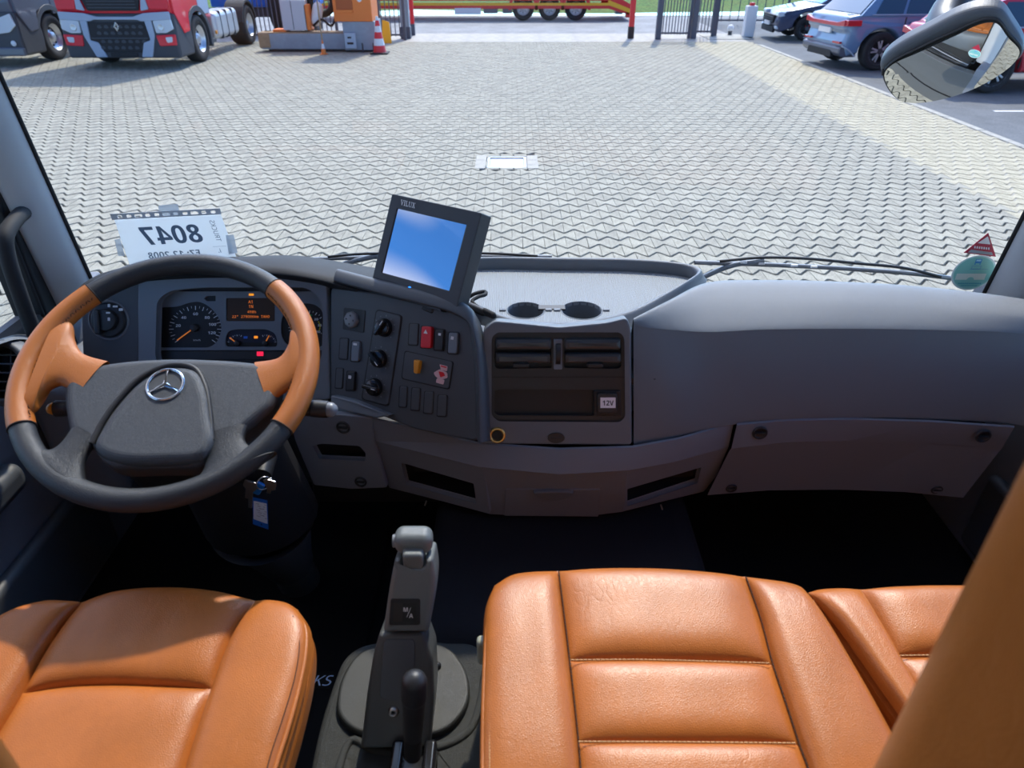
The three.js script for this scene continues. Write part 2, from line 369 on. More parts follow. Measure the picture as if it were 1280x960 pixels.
// --- passenger side: one swept body
{
  const cols = [
    [792, [[398, -0.55], [402, -0.553], [408, -0.562], [480, -0.66], [556, -0.77]]],
    [835, [[376, -0.546], [388, -0.552], [412, -0.574], [480, -0.662], [548, -0.765]]],
    [885, [[353, -0.545], [376, -0.553], [415, -0.583], [470, -0.66], [536, -0.758]]],
    [950, [[350, -0.548], [374, -0.556], [412, -0.585], [466, -0.66], [526, -0.752]]],
    [1050, [[352, -0.552], [376, -0.558], [411, -0.586], [463, -0.66], [522, -0.75]]],
    [1150, [[358, -0.555], [380, -0.561], [412, -0.587], [464, -0.66], [523, -0.75]]],
    [1275, [[373, -0.56], [394, -0.566], [417, -0.59], [470, -0.662], [531, -0.75]]],
    [1312, [[381, -0.562], [400, -0.57], [424, -0.6], [480, -0.67], [540, -0.75]]],
  ];
  const rows = cols.map(([u, list]) => {
    const p = list.map(([v, y]) => PY(u, v, y)), n = p.length, b = p[0].clone(), lo = p[n - 1].clone();
    const back = vec(b.x * 1.01, b.y - 0.035, b.z - 0.02), crease = p[2];
    return [vec(back.x, back.y - 0.2, back.z), back, b, p[1], crease, crease.clone().add(vec(0, -0.0015, 0.0002)), p[3], lo, lo.clone().add(vec(0, -0.002, -0.001)), lo.clone().add(vec(0, -0.004, -0.18))];
  });
  mesh('passenger_fascia', surface(rows, 6, 6), M.dash, dash, 'smooth grey passenger side fascia');
}
// --- driver's hood over the instruments, sloping back to the windscreen
{
  const top = [[92, 366], [108, 352], [150, 341], [210, 335], [280, 332], [345, 331], [400, 340], [440, 349], [478, 356]];
  const low = [[100, 372], [116, 357], [160, 349], [215, 344], [285, 342], [345, 343], [400, 351], [438, 362], [476, 372]];
  const rows = [0, 1, 2, 3, 4, 5, 6, 7, 8].map((i) => {
    const h = CF.shift(0.028), a = h.pt(...h.hit(...low[i])), c = CF.shift(0.0).pt(...CF.hit(low[i][0], low[i][1] + 6)), t = PZ(...top[i], a.z - 0.025), mid = a.clone().lerp(t, 0.5).add(vec(0, 0.002, 0.004));
    return [c, a.clone().add(vec(0, -0.004, -0.004)), a, mid, t, t.clone().add(vec(0, -0.004, -0.04)), vec(t.x, t.y - 0.03, -1.37)];
  });
  mesh('instrument_hood', surface(rows, 5, 6), M.hoodBlack, dash, 'black hood edge over the instruments');
}
// --- instrument side: switch plate for the lights, bezel, dials
{
  const light = mesh('light_switch_plate', A([[100, 366], [130, 354], [176, 349], [172, 500], [106, 500]], CF, 0.02, 0, 0.006, 0.003), M.panel, dash);
  const o = CF.hit(136, 400), P = (r) => turned(CF, r, o[0], o[1]);
  mesh('dial_ring', P([[0.036, 0.0], [0.0375, 0.002], [0.039, 0.002], [0.04, 0.0]]), M.knobGrey, light);
  mesh('light_knob', [P([[0, 0.006], [0.03, 0.006], [0.033, 0.003], [0.034, 0]]), P([[0, 0.016], [0.019, 0.016], [0.021, 0.013], [0.022, 0.004]]), frameBlock(CF, o[0] - 0.0175, o[1] - 0.027, 0.006, o[0] - 0.0075, o[1] + 0.02, 0.022, 0.003)], M.blackSatin, light);
  const mk = [];
  for (const [u, v, w, h] of [[136, 382, 3, 4], [144, 383, 6, 2.4], [151, 387, 5, 3.2], [121, 412, 4, 3], [135, 391, 5, 2], [136, 399, 3, 4]]) mk.push(A(q4(u - w / 2, v - h / 2, u + w / 2, v + h / 2), CF, 0.0005, v > 388 && u > 130 ? 0.0166 : 0.0066, 0.0006, 0));
  mesh('light_symbol', mk, M.white, light);

  const open = [[194, 374], [212, 361], [250, 357], [382, 357], [400, 368], [406, 390], [404, 447], [396, 462], [200, 462], [192, 448]];
  const bez = mesh('cluster_bezel', A([[172, 352], [230, 344], [345, 343], [409, 355], [413, 500], [172, 500]], CF, 0.022, 0.004, 0.01, 0.003, [hole(CF, open, 0.02, 0.004)]), M.bezel, dash);
  recess(CF, open, 0.02, 0.034, M.blackSatin, dash, 'cluster_recess', 0.0025);
  const GF = CF.shift(-0.026);
  const tex = canvasTex(1024, 512, (g, w, h) => {
    // dial faces, in picture units: u 190..410, v 366..450
    const X = (u) => (u - 190) / 220 * w, Y = (v) => (v - 366) / 84 * h, S = w / 220;
    g.fillStyle = '#101216'; g.fillRect(0, 0, w, h);
    g.strokeStyle = g.fillStyle = '#e8ecf0'; g.textAlign = 'center'; g.textBaseline = 'middle';
    const dial = (u, v, r, a0, a1, n, marks, lw = 0.9, fs = 5) => {
      for (let i = 0; i <= n; i++) { const a = (a0 + (a1 - a0) * i / n) * Math.PI / 180, k = i % 2 ? r * 0.9 : r * 0.82; g.lineWidth = S * lw * (i % 2 ? 0.6 : 1); g.beginPath(); g.moveTo(X(u) + Math.cos(a) * k * S, Y(v) + Math.sin(a) * k * S * 1.1); g.lineTo(X(u) + Math.cos(a) * r * S, Y(v) + Math.sin(a) * r * S * 1.1); g.stroke(); }
      g.font = `bold ${fs * S}px sans-serif`;
      for (const [t, a] of marks) { const q = a * Math.PI / 180; g.fillText(t, X(u) + Math.cos(q) * r * 0.66 * S, Y(v) + Math.sin(q) * r * 0.7 * S); }
    };
    dial(244, 410, 33, 140, 400, 28, [['20', 190], ['40', 228], ['60', 270], ['80', 312], ['100', 345], ['120', 20]], 1, 6);
    g.font = `${4 * S}px sans-serif`; g.fillText('km/h', X(246), Y(425));
    dial(384, 408, 24, 120, 390, 24, [['5', 160], ['10', 215], ['15', 268], ['20', 315], ['25', 352], ['30', 30]], 1, 5);
    g.strokeStyle = '#d8c414'; g.lineWidth = 1.6 * S; g.setLineDash([2 * S, 0.8 * S]); g.beginPath(); g.arc(X(384), Y(408), 16 * S, -0.55, 0.5); g.stroke(); g.setLineDash([]);
    g.fillStyle = '#1fae4a'; g.fillRect(X(385), Y(393), 5 * S, 2 * S);
    g.fillStyle = '#101a34'; g.fillRect(X(281), Y(412), 64 * S, 21 * S);
    g.strokeStyle = g.fillStyle = '#e8ecf0';
    dial(297, 429, 13, 190, 290, 8, [], 0.8); dial(332, 429, 13, 250, 350, 8, [], 0.8);
    g.fillStyle = '#2d6fe0'; g.fillRect(X(304), Y(420), 5 * S, 4 * S);
  });
  const c4 = (u, v) => GF.pt(...GF.hit(u, v));
  mesh('dial_face', sheet(c4(190, 450), c4(410, 450), c4(410, 366), c4(190, 366)), printed(tex, { roughness: 0.5 }), dash);
  // mask plate with cut-outs over the dials
  const H = (l, r) => hole(GF, l, r, 0.004);
  const maskHoles = [
    H([[196, 384], [222, 383], [234, 378], [250, 376], [264, 384], [275, 398], [278, 412], [272, 428], [262, 435], [196, 435]], 0.012),
    H(q4(282, 372, 344, 402), 0.004), H([[281, 422], [285, 413], [296, 411], [333, 411], [344, 416], [347, 425], [347, 434], [281, 434]], 0.008),
    H([[350, 408], [352, 394], [362, 384], [378, 378], [394, 380], [404, 388], [405, 434], [360, 434], [351, 422]], 0.012),
    H([[254, 373], [258, 369.5], [270, 369], [270, 377], [258, 377]], 0.002),
  ];
  mesh('dial_mask', plate(GF, roundShape(GF.px(q4(189, 364, 408, 438), 0.004), 0.01), 0.004, 0.004, 0.0008, maskHoles), M.bezel, dash);
  const lcd = canvasTex(512, 256, (g, w, h) => {
    g.fillStyle = '#1a1512'; g.fillRect(0, 0, w, h); g.fillStyle = '#f07a2a'; g.textAlign = 'center'; g.font = 'bold 46px monospace';
    g.fillText('A1', w / 2, 56); g.fillText('1N', w / 2, 108); g.font = 'bold 40px monospace'; g.fillText('498h', w / 2 + 10, 168); g.fillText("22° 279086km TAHO", w / 2, 222, w - 30);
  });
  const lc = mesh('trip_display', sheet(...[[284, 401], [343, 401], [343, 373], [284, 373]].map(([u, v]) => GF.pt(...GF.hit(u, v, 0.0012), 0.0012))), printed(lcd, { emissive: 0xffffff, emissiveMap: lcd, emissiveIntensity: 0.5, roughness: 0.3 }), dash, 'orange and black trip display');
  const needle = (u, v, deg, l, c) => {
    const p = GF.hit(u, v), a = R(deg), hubp = turned(GF, [[0, 0.0065], [0.006, 0.006], [0.007, 0.0035], [0.007, 0]].map(([r, z]) => [r * c, z]), p[0], p[1], 0.001);
    const n = block(0, -0.0011, 0, l, 0.0011, 0.002, 0.0006); n.rotateZ(a); n.translate(p[0], p[1], 0.003); n.applyMatrix4(GF.m);
    const k = mesh('needle', n, mat({ color: lin(0.85, 0.32, 0.06), roughness: 0.5, emissive: lin(0.3, 0.08, 0.01) }), dash); mesh('needle_hub', hubp, M.blackSatin, k);
  };
  needle(243.5, 410, 215, 0.042, 1.1); needle(384, 408, 240, 0.028, 0.9); needle(297, 429, 140, 0.018, 0.8); needle(332, 429, 60, 0.018, 0.8);
  const lampAt = (name, u0, v0, u1, v1, col, f = GF, lift = 0.0052) => mesh(name, A(q4(u0, v0, u1, v1), f, 0.001, lift, 0.001, 0), mat({ color: col, emissive: col, emissiveIntensity: 0.9 }), dash);
  lampAt('warning_lamp', 311, 367, 317, 369.5, lin(1, 0.35, 0.02));
  lampAt('warning_lamp', 317.5, 420, 322, 423, lin(1, 0.3, 0.02), GF, 0.003);
  mesh('lamp_strip', A(q4(196, 439, 404, 449), GF, 0.003, 0.003, 0.002, 0.0005), M.blackSatin, dash);
  lampAt('warning_lamp', 321, 439.5, 329, 445, lin(1, 0.02, 0.08), GF, 0.0045);
}
// --- driver's switch panel, turned to the driver
const dpx = (u, v) => [400 + u * 0.1875, 360 + v * 0.1875];
{
  mesh('switch_panel', A([[413, 359], [470, 366], [560, 388], [585, 400], [594, 424], [597, 552], [520, 537], [470, 517], [413, 500]], DF, 0.025, 0, 0.012, 0.003), M.panel, dash, 'dark switch panel turned to the driver');
  mesh('gap_filler', [A([[402, 340], [424, 346], [424, 512], [402, 508]], CF, 0.012, -0.024, 0.001, 0), A([[408, 480], [600, 530], [600, 552], [470, 517], [408, 506]], DF, 0.01, -0.014, 0.001, 0)], M.black, dash);  // black strips added behind the seams to stop light shining through
  // raised rim over and beside it
  const rim = [[418, 350], [470, 364], [530, 379], [570, 391], [587, 404], [594, 430], [598, 470], [600, 553]];
  const rows = rim.map(([u, v], i) => { const f = DF.shift(0.012), p = f.pt(...f.hit(u, v)), o = i < 5 ? vec(0.004, 0.016, -0.014) : vec(0.012, 0.0, -0.004), inn = i < 5 ? vec(-0.002, -0.008, -0.012) : vec(-0.007, 0, -0.016); return [p.clone().add(inn), p.clone().addScaledVector(inn, 0.35).add(vec(0, 0, 0.006)), p.clone().add(vec(0, 0.003, 0.005)), p.clone().add(o), p.clone().add(o).add(vec(0.006, -0.03, -0.04))]; });
  mesh('panel_rim', surface(rows, 5, 5), M.panel, dash);
  mesh('panel_fin', A([[413, 494], [440, 500], [487, 519], [470, 523], [413, 509]], DF, 0.02, 0.016, 0.003, 0.003), M.bezel, dash);
  const sw = (name, quad, lift, m, label, sub) => {
    const pts = quad.map(([u, v]) => dpx(u, v));
    const s = mesh(name, A(pts, DF, 0.012, lift, 0.004, 0.0016), m, dash, label);
    if (sub) mesh('symbol', A(sub.map(([u, v]) => dpx(u, v)), DF, 0.0006, lift + 0.0005, 0.0006, 0), M.white, s);
    return s;
  };
  const box4 = (u0, v0, u1, v1, k = 8) => [[u0 + k, v0], [u1, v0 + k * 0.4], [u1 - k, v1], [u0, v1 - k * 0.4]];
  const socket = (quad) => mesh('switch_surround', A(quad.map(([u, v]) => dpx(u, v)), DF, 0.006, 0.0012, 0.004, 0.0006), M.black, dash);
  // mirror adjuster
  socket([[158, 130], [303, 150], [290, 300], [150, 275]]);
  const mp = DF.hit(...dpx(216, 212));
  const mk = mesh('mirror_adjuster', [turned(DF, [[0, 0.009], [0.012, 0.0085], [0.0155, 0.006], [0.017, 0]], mp[0], mp[1], 0, 8)], M.knobGrey, dash, 'round grey mirror adjuster');
  for (const [a, b] of [[-0.008, 0], [0.008, 0], [0, -0.008], [0, 0.008]]) mesh('symbol', frameBlock(DF, mp[0] + a - 0.0014, mp[1] + b - 0.0014, 0.008, mp[0] + a + 0.0014, mp[1] + b + 0.0014, 0.0098, 0.0004), M.panel, mk);
  for (const q of [box4(122, 330, 192, 480), box4(96, 530, 158, 675), box4(584, 232, 660, 386), box4(520, 650, 585, 800), box4(600, 662, 672, 822), box4(685, 685, 760, 842), box4(775, 708, 850, 862)]) {
    const in4 = q.map(([u, v], i) => [u + (i === 0 || i === 3 ? 4 : -4), v + (i < 2 ? 4 : -4)]);
    socket(q); sw('blank_switch', in4, 0.0022, M.panel);
  }
  socket(box4(198, 348, 272, 496)); sw('rocker_switch', box4(204, 355, 262, 490), 0.006, M.bezel, 'grey rocker switch', [[222, 366], [246, 370], [244, 384], [220, 380]]);
  socket(box4(166, 550, 242, 692)); sw('rocker_switch', box4(172, 556, 232, 684), 0.006, M.blackSatin, 'black rocker switch', [[190, 582], [208, 585], [206, 606], [188, 603]]);
  socket(box4(663, 250, 748, 406)); sw('hazard_switch', box4(668, 254, 744, 402), 0.0085, M.red, 'red hazard warning switch', [[704, 276], [716, 306], [690, 302]]);
  socket(box4(754, 270, 836, 424)); sw('rocker_switch', box4(760, 277, 824, 418), 0.006, M.blackSatin, 'black rocker switch', [[790, 300], [806, 303], [803, 318], [787, 315]]);
  socket(box4(845, 290, 928, 446)); sw('rocker_switch', box4(850, 296, 918, 438), 0.006, M.bezel, 'grey rocker switch', [[874, 322], [892, 325], [888, 346], [870, 343]]);
  // climate plate with three knobs
  const cp = [[372, 140], [550, 182], [458, 795], [272, 745]].map(([u, v]) => dpx(u, v)), cpi = [[378, 147], [541, 187], [452, 784], [281, 738]].map(([u, v]) => dpx(u, v));
  mesh('switch_surround', A(cp, DF, 0.006, 0.0012, 0.008, 0.0006), M.black, dash);
  mesh('climate_plate', A(cpi, DF, 0.008, 0.003, 0.008, 0.001), M.panel, dash, 'climate control plate with three knobs');
  for (const [u, v, deg] of [[436, 264, 62], [402, 470, -38], [372, 660, 0]]) {
    const p = DF.hit(...dpx(u, v)), g = turned(DF, [[0, 0.014], [0.0135, 0.014], [0.0158, 0.011], [0.0175, 0.003]], p[0], p[1]);
    const bar = block(-0.0165, -0.0042, 0.012, 0.0165, 0.0042, 0.024, 0.003); bar.rotateZ(R(deg)); bar.translate(p[0], p[1], 0); bar.applyMatrix4(DF.m);
    const k = mesh('climate_knob', [g, bar], M.gloss, dash);
    const line = block(0.006, -0.0008, 0.0235, 0.0155, 0.0008, 0.0245, 0.0003); line.rotateZ(R(deg)); line.translate(p[0], p[1], 0); line.applyMatrix4(DF.m);
    mesh('symbol', line, M.white, k);
    const ticks = []; for (let i = 0; i < 9; i++) { const a = R(-40 + i * 32.5), tk = block(0.021, -0.0008, 0.003, i % 2 ? 0.0228 : 0.0238, 0.0008, 0.0034, 0.0001); tk.rotateZ(a); tk.translate(p[0], p[1], 0); tk.applyMatrix4(DF.m); ticks.push(tk); }
    mesh('knob_scale', ticks, M.knobGrey, k);
  }
  // small plate with an amber switch and a worn sticker
  const sp = [[562, 415], [890, 490], [862, 680], [540, 606]], ci = ([u, v]) => dpx(715 + (u - 715) * 0.965, 548 + (v - 548) * 0.94);
  mesh('switch_surround', A(sp.map(([u, v]) => dpx(u, v)), DF, 0.006, 0.0011, 0.006, 0.0006), M.black, dash);
  const pl = mesh('cover_plate', A(sp.map(ci), DF, 0.006, 0.0024, 0.006, 0.0008), M.panel, dash);
  mesh('amber_switch', A([[622, 478], [664, 486], [648, 574], [622, 568]].map(([u, v]) => dpx(u, v)), DF, 0.014, 0.012, 0.003, 0.002), M.amber, pl, 'small amber switch');
  const pink = mat({ color: lin(0.72, 0.45, 0.47), roughness: 0.5 });
  mesh('sticker', [A([[796, 508], [850, 522], [846, 556], [806, 545]].map(([u, v]) => dpx(u, v)), DF, 0.0008, 0.003, 0.002, 0), A([[756, 565], [800, 540], [848, 565], [850, 600], [800, 612], [770, 590]].map(([u, v]) => dpx(u, v)), DF, 0.0007, 0.003, 0.003, 0), A([[778, 602], [830, 612], [822, 644], [772, 630]].map(([u, v]) => dpx(u, v)), DF, 0.0008, 0.0032, 0.002, 0)], pink, pl, 'small pink and white sticker');
  mesh('sticker_print', [A([[790, 555], [822, 562], [834, 585], [802, 596]].map(([u, v]) => dpx(u, v)), DF, 0.0006, 0.0036, 0.002, 0), A([[806, 516], [842, 526], [840, 534], [804, 524]].map(([u, v]) => dpx(u, v)), DF, 0.0006, 0.0036, 0.0005, 0)], M.red, pl);
}
// --- centre stack
const kpx = (u, v) => [580 + u * 0.1875, 380 + v * 0.1875];
{
  const Q = (l, ...r) => A(l.map(([u, v]) => kpx(u, v)), KF, ...r);
  const face = [[604, 412], [618, 401], [640, 403], [700, 409], [760, 403], [784, 397], [789, 412], [790, 557], [601, 555]];
  const insetHole = [[612, 421], [620, 413], [776, 413], [783, 421], [784, 522], [776, 530], [622, 529], [612, 520]];
  const st = mesh('centre_stack', A(face, KF, 0.03, 0, 0.008, 0.0035, [hole(KF, insetHole, 0.008)]), M.dash, dash, 'grey centre stack surround');
  recess(KF, insetHole, 0.008, 0.012, M.black, dash, 'stack_recess', -0.001);
  const IF = KF.shift(-0.004), ih = (l, r) => hole(IF, l, r);
  const slot = [[617, 489], [622, 486], [741, 486], [746, 489], [746, 518], [741, 521], [622, 520], [617, 516]], sock = [[742, 488], [776, 488], [777, 520], [742, 520]];
  const ventL = [[617, 427], [622, 423], [690, 424], [691, 461], [622, 462], [617, 458]], ventR = [[704, 424], [772, 423], [778, 427], [778, 458], [773, 462], [704, 461]];
  mesh('stack_insert', A([[613, 422], [621, 414], [775, 414], [782, 422], [783, 521], [775, 529], [623, 528], [613, 519]], IF, 0.008, 0, 0.008, 0.0015, [ih(slot, 0.004), ih(ventL, 0.006), ih(ventR, 0.006)]), M.blackSatin, dash, 'black insert with air vents and radio slot');
  mesh('insert_seam', A(q4(613, 471, 783, 472.2), IF, 0.001, 0.0006, 0, 0), M.black, dash);
  recess(IF, slot, 0.004, 0.09, M.black, dash, 'radio_slot');
  recess(IF, ventL, 0.006, 0.05, M.black, dash, 'vent_duct'); recess(IF, ventR, 0.006, 0.05, M.black, dash, 'vent_duct');
  for (const [u0, u1] of [[619, 689.5], [705.5, 777]]) {
    const v = mesh('air_vent', [A([[u0, 424], [u1, 424], [u1, 438], [u0, 438]], IF, 0.02, 0.011, 0.006, 0.0085), A([[u0, 442], [u1, 442], [u1, 455], [u0, 455]], IF, 0.016, 0.009, 0.005, 0.0075)], M.ventGloss, dash, 'glossy black air vent blades');
    const c = (u0 + u1) / 2 + (u0 < 650 ? -3 : 3);
    mesh('vent_tab', A(q4(c - 10, 454.5, c + 10, 460), IF, 0.012, 0.012, 0.003, 0.002), M.blackSatin, v);
  }
  mesh('vent_divider', A(q4(692, 424, 703, 462), IF, 0.012, 0.003, 0.003, 0.001), M.bezel, dash);
  const w = IF.hit(697.5, 442), wg = new THREE.CylinderGeometry(0.021, 0.021, 0.008, 24); wg.rotateZ(Math.PI / 2); wg.translate(w[0], w[1], -0.006); wg.applyMatrix4(IF.m);
  mesh('vent_wheel', wg, M.blackSatin, dash);
  mesh('socket_housing', A(sock, IF, 0.02, 0.003, 0.004, 0.002), M.black, dash);
  mesh('socket_cover', A([[746, 491], [772, 491], [772, 517], [746, 517]], IF, 0.01, 0.008, 0.007, 0.003), M.blackSatin, dash, 'square socket cover with a white 12V sticker');
  const tx = canvasTex(192, 128, (g, W2, H2) => { g.fillStyle = '#f1eef2'; g.fillRect(0, 0, W2, H2); g.fillStyle = '#23211f'; g.font = 'bold 84px sans-serif'; g.textAlign = 'center'; g.textBaseline = 'middle'; g.fillText('12V', W2 / 2, H2 / 2 + 4); });
  const sf = IF.shift(0.0088), c = (u, v) => sf.pt(...sf.hit(u, v));
  mesh('socket_sticker', sheet(c(750.5, 510), c(769.5, 510), c(769.5, 497), c(750.5, 497)), printed(tx), dash, 'white 12V sticker');
  const lg = KF.hit(621.5, 544);
  mesh('lighter_socket', turned(KF, [[0.0095, -0.02], [0.0095, 0.002], [0.012, 0.0035], [0.0148, 0.003], [0.0155, 0]], lg[0], lg[1]), M.brass, dash, 'brass ringed lighter socket');
  mesh('lighter_well', turned(KF, [[0, 0.0006], [0.0096, 0.0006]], lg[0], lg[1]), M.black, dash);
  const pg = KF.hit(695, 547), pgeo = new THREE.CylinderGeometry(1, 1, 0.004, 28); pgeo.rotateX(Math.PI / 2); pgeo.scale(0.0155, 0.0098, 1); pgeo.translate(pg[0], pg[1], 0.001); pgeo.applyMatrix4(KF.m);
  mesh('blanking_plug', [pgeo, frameBlock(KF, pg[0] - 0.01, pg[1] - 0.0012, 0.002, pg[0] + 0.01, pg[1] + 0.0012, 0.0045, 0.001)], M.blackSatin, dash);
}
// --- storage tray on top, with cup holders
{
  const YT = -0.574, tf = new Frame(W(0, YT, -1.2), vec(1, 0, 0), vec(0, 0, -1));
  const outline = [[560, 372], [575, 340], [605, 337], [700, 338], [800, 340], [856, 346], [868, 352], [858, 362], [820, 380], [780, 396], [740, 404], [700, 407], [650, 404], [615, 396], [590, 392]];
  const cups = [[657, 388, 0.034], [727, 388, 0.037]].map(([u, v, r]) => [...tf.hit(u, v), r]);
  const holes = cups.map(([x, y, r]) => { const p = new THREE.Path(); p.absarc(x, y, r, 0, Math.PI * 2, true); return p; });
  const floorShape = splineShape(tf.px(outline), THREE.Shape, 90);
  const tr = mesh('storage_tray', plate(tf, floorShape, 0.006, 0, 0, holes), M.tray, dash, 'pale textured storage tray lining');
  for (const [x, y, r] of cups) {
    const g = turned(tf, [[r + 0.003, -0.001], [r + 0.002, 0.001], [r, 0.0006], [r - 0.003, -0.06], [r - 0.006, -0.062], [0, -0.062]], x, y, 0, 40);
    const c = mesh('cup_holder', g, M.dash, tr, 'round recessed cup holder');
    for (const k of [0, Math.PI]) { const b = block(-0.005, -0.004, -0.004, 0.007, 0.004, 0.003, 0.001); b.rotateZ(k); b.translate(x + Math.cos(k) * (r + 0.008), y, 0); b.applyMatrix4(tf.m); mesh('cup_clip', b, M.dash, c); }
  }
  mesh('cup_bridge', [frameBlock(tf, cups[0][0] + 0.024, cups[0][1] + 0.002, -0.002, cups[1][0] - 0.03, cups[1][1] + 0.02, 0.002, 0.001)], M.black, tr);
  // rim round the tray
  const low = tf.px(outline).map(([x, y]) => tf.pt(x, y, 0));
  const c0 = new THREE.CatmullRomCurve3(low, true, 'centripetal'), N = 96, rows = [];
  const mid = low.reduce((a, p) => a.add(p), vec(0, 0, 0)).multiplyScalar(1 / low.length);
  for (let i = 0; i <= N; i++) {
    const p = c0.getPoint((i % N) / N), out = p.clone().sub(mid); out.y = 0; out.z *= 1.7; out.normalize();
    const f = Math.max(0, Math.min(1, (-p.z - 1.1) / 0.16)), h = 0.008 + 0.016 * f;       // higher at the back
    rows.push([p.clone().add(vec(0, -0.004, 0)), p.clone().addScaledVector(out, 0.002).add(vec(0, h * 0.8, 0)), p.clone().addScaledVector(out, 0.006).add(vec(0, h, 0)), p.clone().addScaledVector(out, 0.012).add(vec(0, h, 0)), p.clone().addScaledVector(out, 0.02).add(vec(0, h * 0.6 - 0.003, 0)), p.clone().addScaledVector(out, 0.03).add(vec(0, h * 0.5 - 0.012, 0))]);
  }
  mesh('tray_rim', surface(rows, 1, 3), M.dash, dash, 'raised grey rim of the storage tray');
  // the top deck behind and beside it
  mesh('top_deck', [rb(-0.9, -0.76, -1.44, 1.0, -0.69, -1.28, 0.01), rb(-0.04, -0.665, -1.36, 0.26, -0.65, -1.06, 0.004)], M.blackSatin, dash);
}
// --- lower band: knee panel, centre bin with pockets, glovebox
{
  const strip = (cols, name, m, label, crease = 0.35) => mesh(name, quadFaces(cols.map((c) => c.map(([u, v, y]) => PY(u, v, y))), crease), m, dash, label);
  strip([
    [[466, 521, -0.752], [466, 523, -0.754], [467, 551, -0.81], [470, 552, -0.812]],
    [[600, 553, -0.765], [600, 555.5, -0.7665], [600, 584, -0.808], [600, 585, -0.812]],
    [[700, 559.5, -0.766], [700, 562, -0.7675], [700, 593, -0.808], [700, 594, -0.812]],
    [[790, 557, -0.765], [790, 559.5, -0.7665], [786, 588, -0.808], [786, 589, -0.812]],
    [[850, 546, -0.761], [850, 548.5, -0.7625], [846, 577, -0.808], [846, 578, -0.812]],
    [[917, 527, -0.755], [917, 529.5, -0.7565], [911, 558, -0.81], [911, 559, -0.812]],
  ], 'centre_bin_top', M.dashLow, 'upper edge of the centre bin');
  const fr = (a, b, c) => { const o = PY(...a); return new Frame(o, PY(...b).sub(o), o.clone().sub(PY(...c))); };
  const L = fr([470, 552, -0.812], [603, 585, -0.812], [550, 628, -0.945]), C = fr([603, 586, -0.812], [785, 589, -0.812], [690, 645, -0.955]), Rt = fr([785, 589, -0.812], [911, 559, -0.812], [830, 627, -0.948]);
  const pkL = [[500, 577], [593, 604], [597, 631], [507, 606]], pkR = [[783, 611], [878, 583], [873, 604], [783, 634]];
  mesh('centre_bin', [A([[467, 549], [605, 583], [612, 643], [560, 629], [486, 610]], L, 0.012, 0, 0.004, 0.002, [hole(L, pkL, 0.005)]),
    A([[602, 583], [786, 586], [780, 640], [740, 645], [650, 645], [610, 643]], C, 0.012, 0, 0.004, 0.002),
    A([[784, 586], [912, 557], [896, 595], [880, 615], [830, 627], [778, 640]], Rt, 0.012, 0, 0.004, 0.002, [hole(Rt, pkR, 0.005)])], M.dashLow, dash, 'grey centre bin with two open pockets');
  recess(L, pkL, 0.005, 0.07, M.black, dash, 'open_pocket', -0.001); recess(Rt, pkR, 0.005, 0.07, M.black, dash, 'open_pocket', -0.001);
  const lid = mesh('ashtray_lid', A([[632, 612], [750, 612], [748, 646], [630, 645]], C, 0.008, 0.0022, 0.003, 0.0012), M.dashLow, dash, 'centre ashtray lid');
  mesh('lid_handle', plate(C, splineShape(C.px([[667, 612], [690, 610.5], [716, 612], [712, 618], [693, 622.5], [673, 618]])), 0.01, 0.009, 0.003), M.dash, lid);
  mesh('bin_hook', rod(PY(533, 626, -0.92), PY(531, 632, -0.93), 0.0016), M.steel, dash); mesh('bin_hook', rod(PY(826, 631, -0.92), PY(828, 637, -0.93), 0.0016), M.steel, dash);
  // knee panel under the instruments
  const kn = Frame.three(PY(365, 515, -0.755), PY(466, 522, -0.752), PY(370, 512, -0.74)), KN = new Frame(kn.o, kn.ex, vec(0, 1, -0.02));
  const cub = [[388, 556], [402, 553], [450, 556], [459, 566], [458, 578], [398, 575]];
  const knee = mesh('knee_panel', A([[360, 513], [410, 517], [466, 522], [468, 552], [484, 610], [440, 612], [392, 607], [368, 550]], KN, 0.014, 0, 0.006, 0.003, [hole(KN, cub, 0.006)]), M.dashLow, dash, 'grey knee panel with a small cubby');
  recess(KN, cub, 0.006, 0.05, M.black, dash, 'cubby', -0.001);
  const screw = (f, u, v, r, parent, nm = 'quarter_turn_fastener') => { const p = f.hit(u, v); mesh(nm, [turned(f, [[0, -0.001], [r * 0.72, -0.001], [r * 0.78, 0.003], [r, 0.003], [r * 1.08, 0]], p[0], p[1]), frameBlock(f, p[0] - r * 0.7, p[1] - r * 0.16, -0.002, p[0] + r * 0.7, p[1] + r * 0.16, 0.004, 0.001)], M.blackSatin, parent); };
  screw(KN, 429, 534, 0.013, knee); screw(KN, 451, 602, 0.012, knee);
  mesh('centre_bracket', rb(-0.42, -1.0, -1.3, 0.3, -0.79, -1.12, 0.01), M.black, dash);
  // glovebox lid
  const gp = [
    [[921, 529, -0.752], [921, 531.5, -0.754], [914, 561, -0.806], [912, 563, -0.812], [884, 619, -0.944]],
    [[985, 523.5, -0.751], [985, 526, -0.753], [980, 553, -0.805], [979, 555, -0.811], [960, 613, -0.944]],
    [[1065, 522, -0.75], [1065, 524.5, -0.752], [1062, 551, -0.804], [1062, 553, -0.81], [1050, 612, -0.944]],
    [[1165, 525, -0.75], [1165, 527.5, -0.752], [1162, 553, -0.804], [1162, 555, -0.81], [1130, 615, -0.944]],
    [[1268, 532, -0.75], [1268, 534.5, -0.752], [1252, 561, -0.806], [1250, 563, -0.812], [1204, 622, -0.944]],
  ];
  const gb = strip(gp, 'glovebox_lid', M.dashLow, 'grey glovebox lid with two round latches');
  const gf = Frame.three(PY(950, 541, -0.776), PY(1228, 545, -0.776), PY(950, 527, -0.75)).shift(0.004);
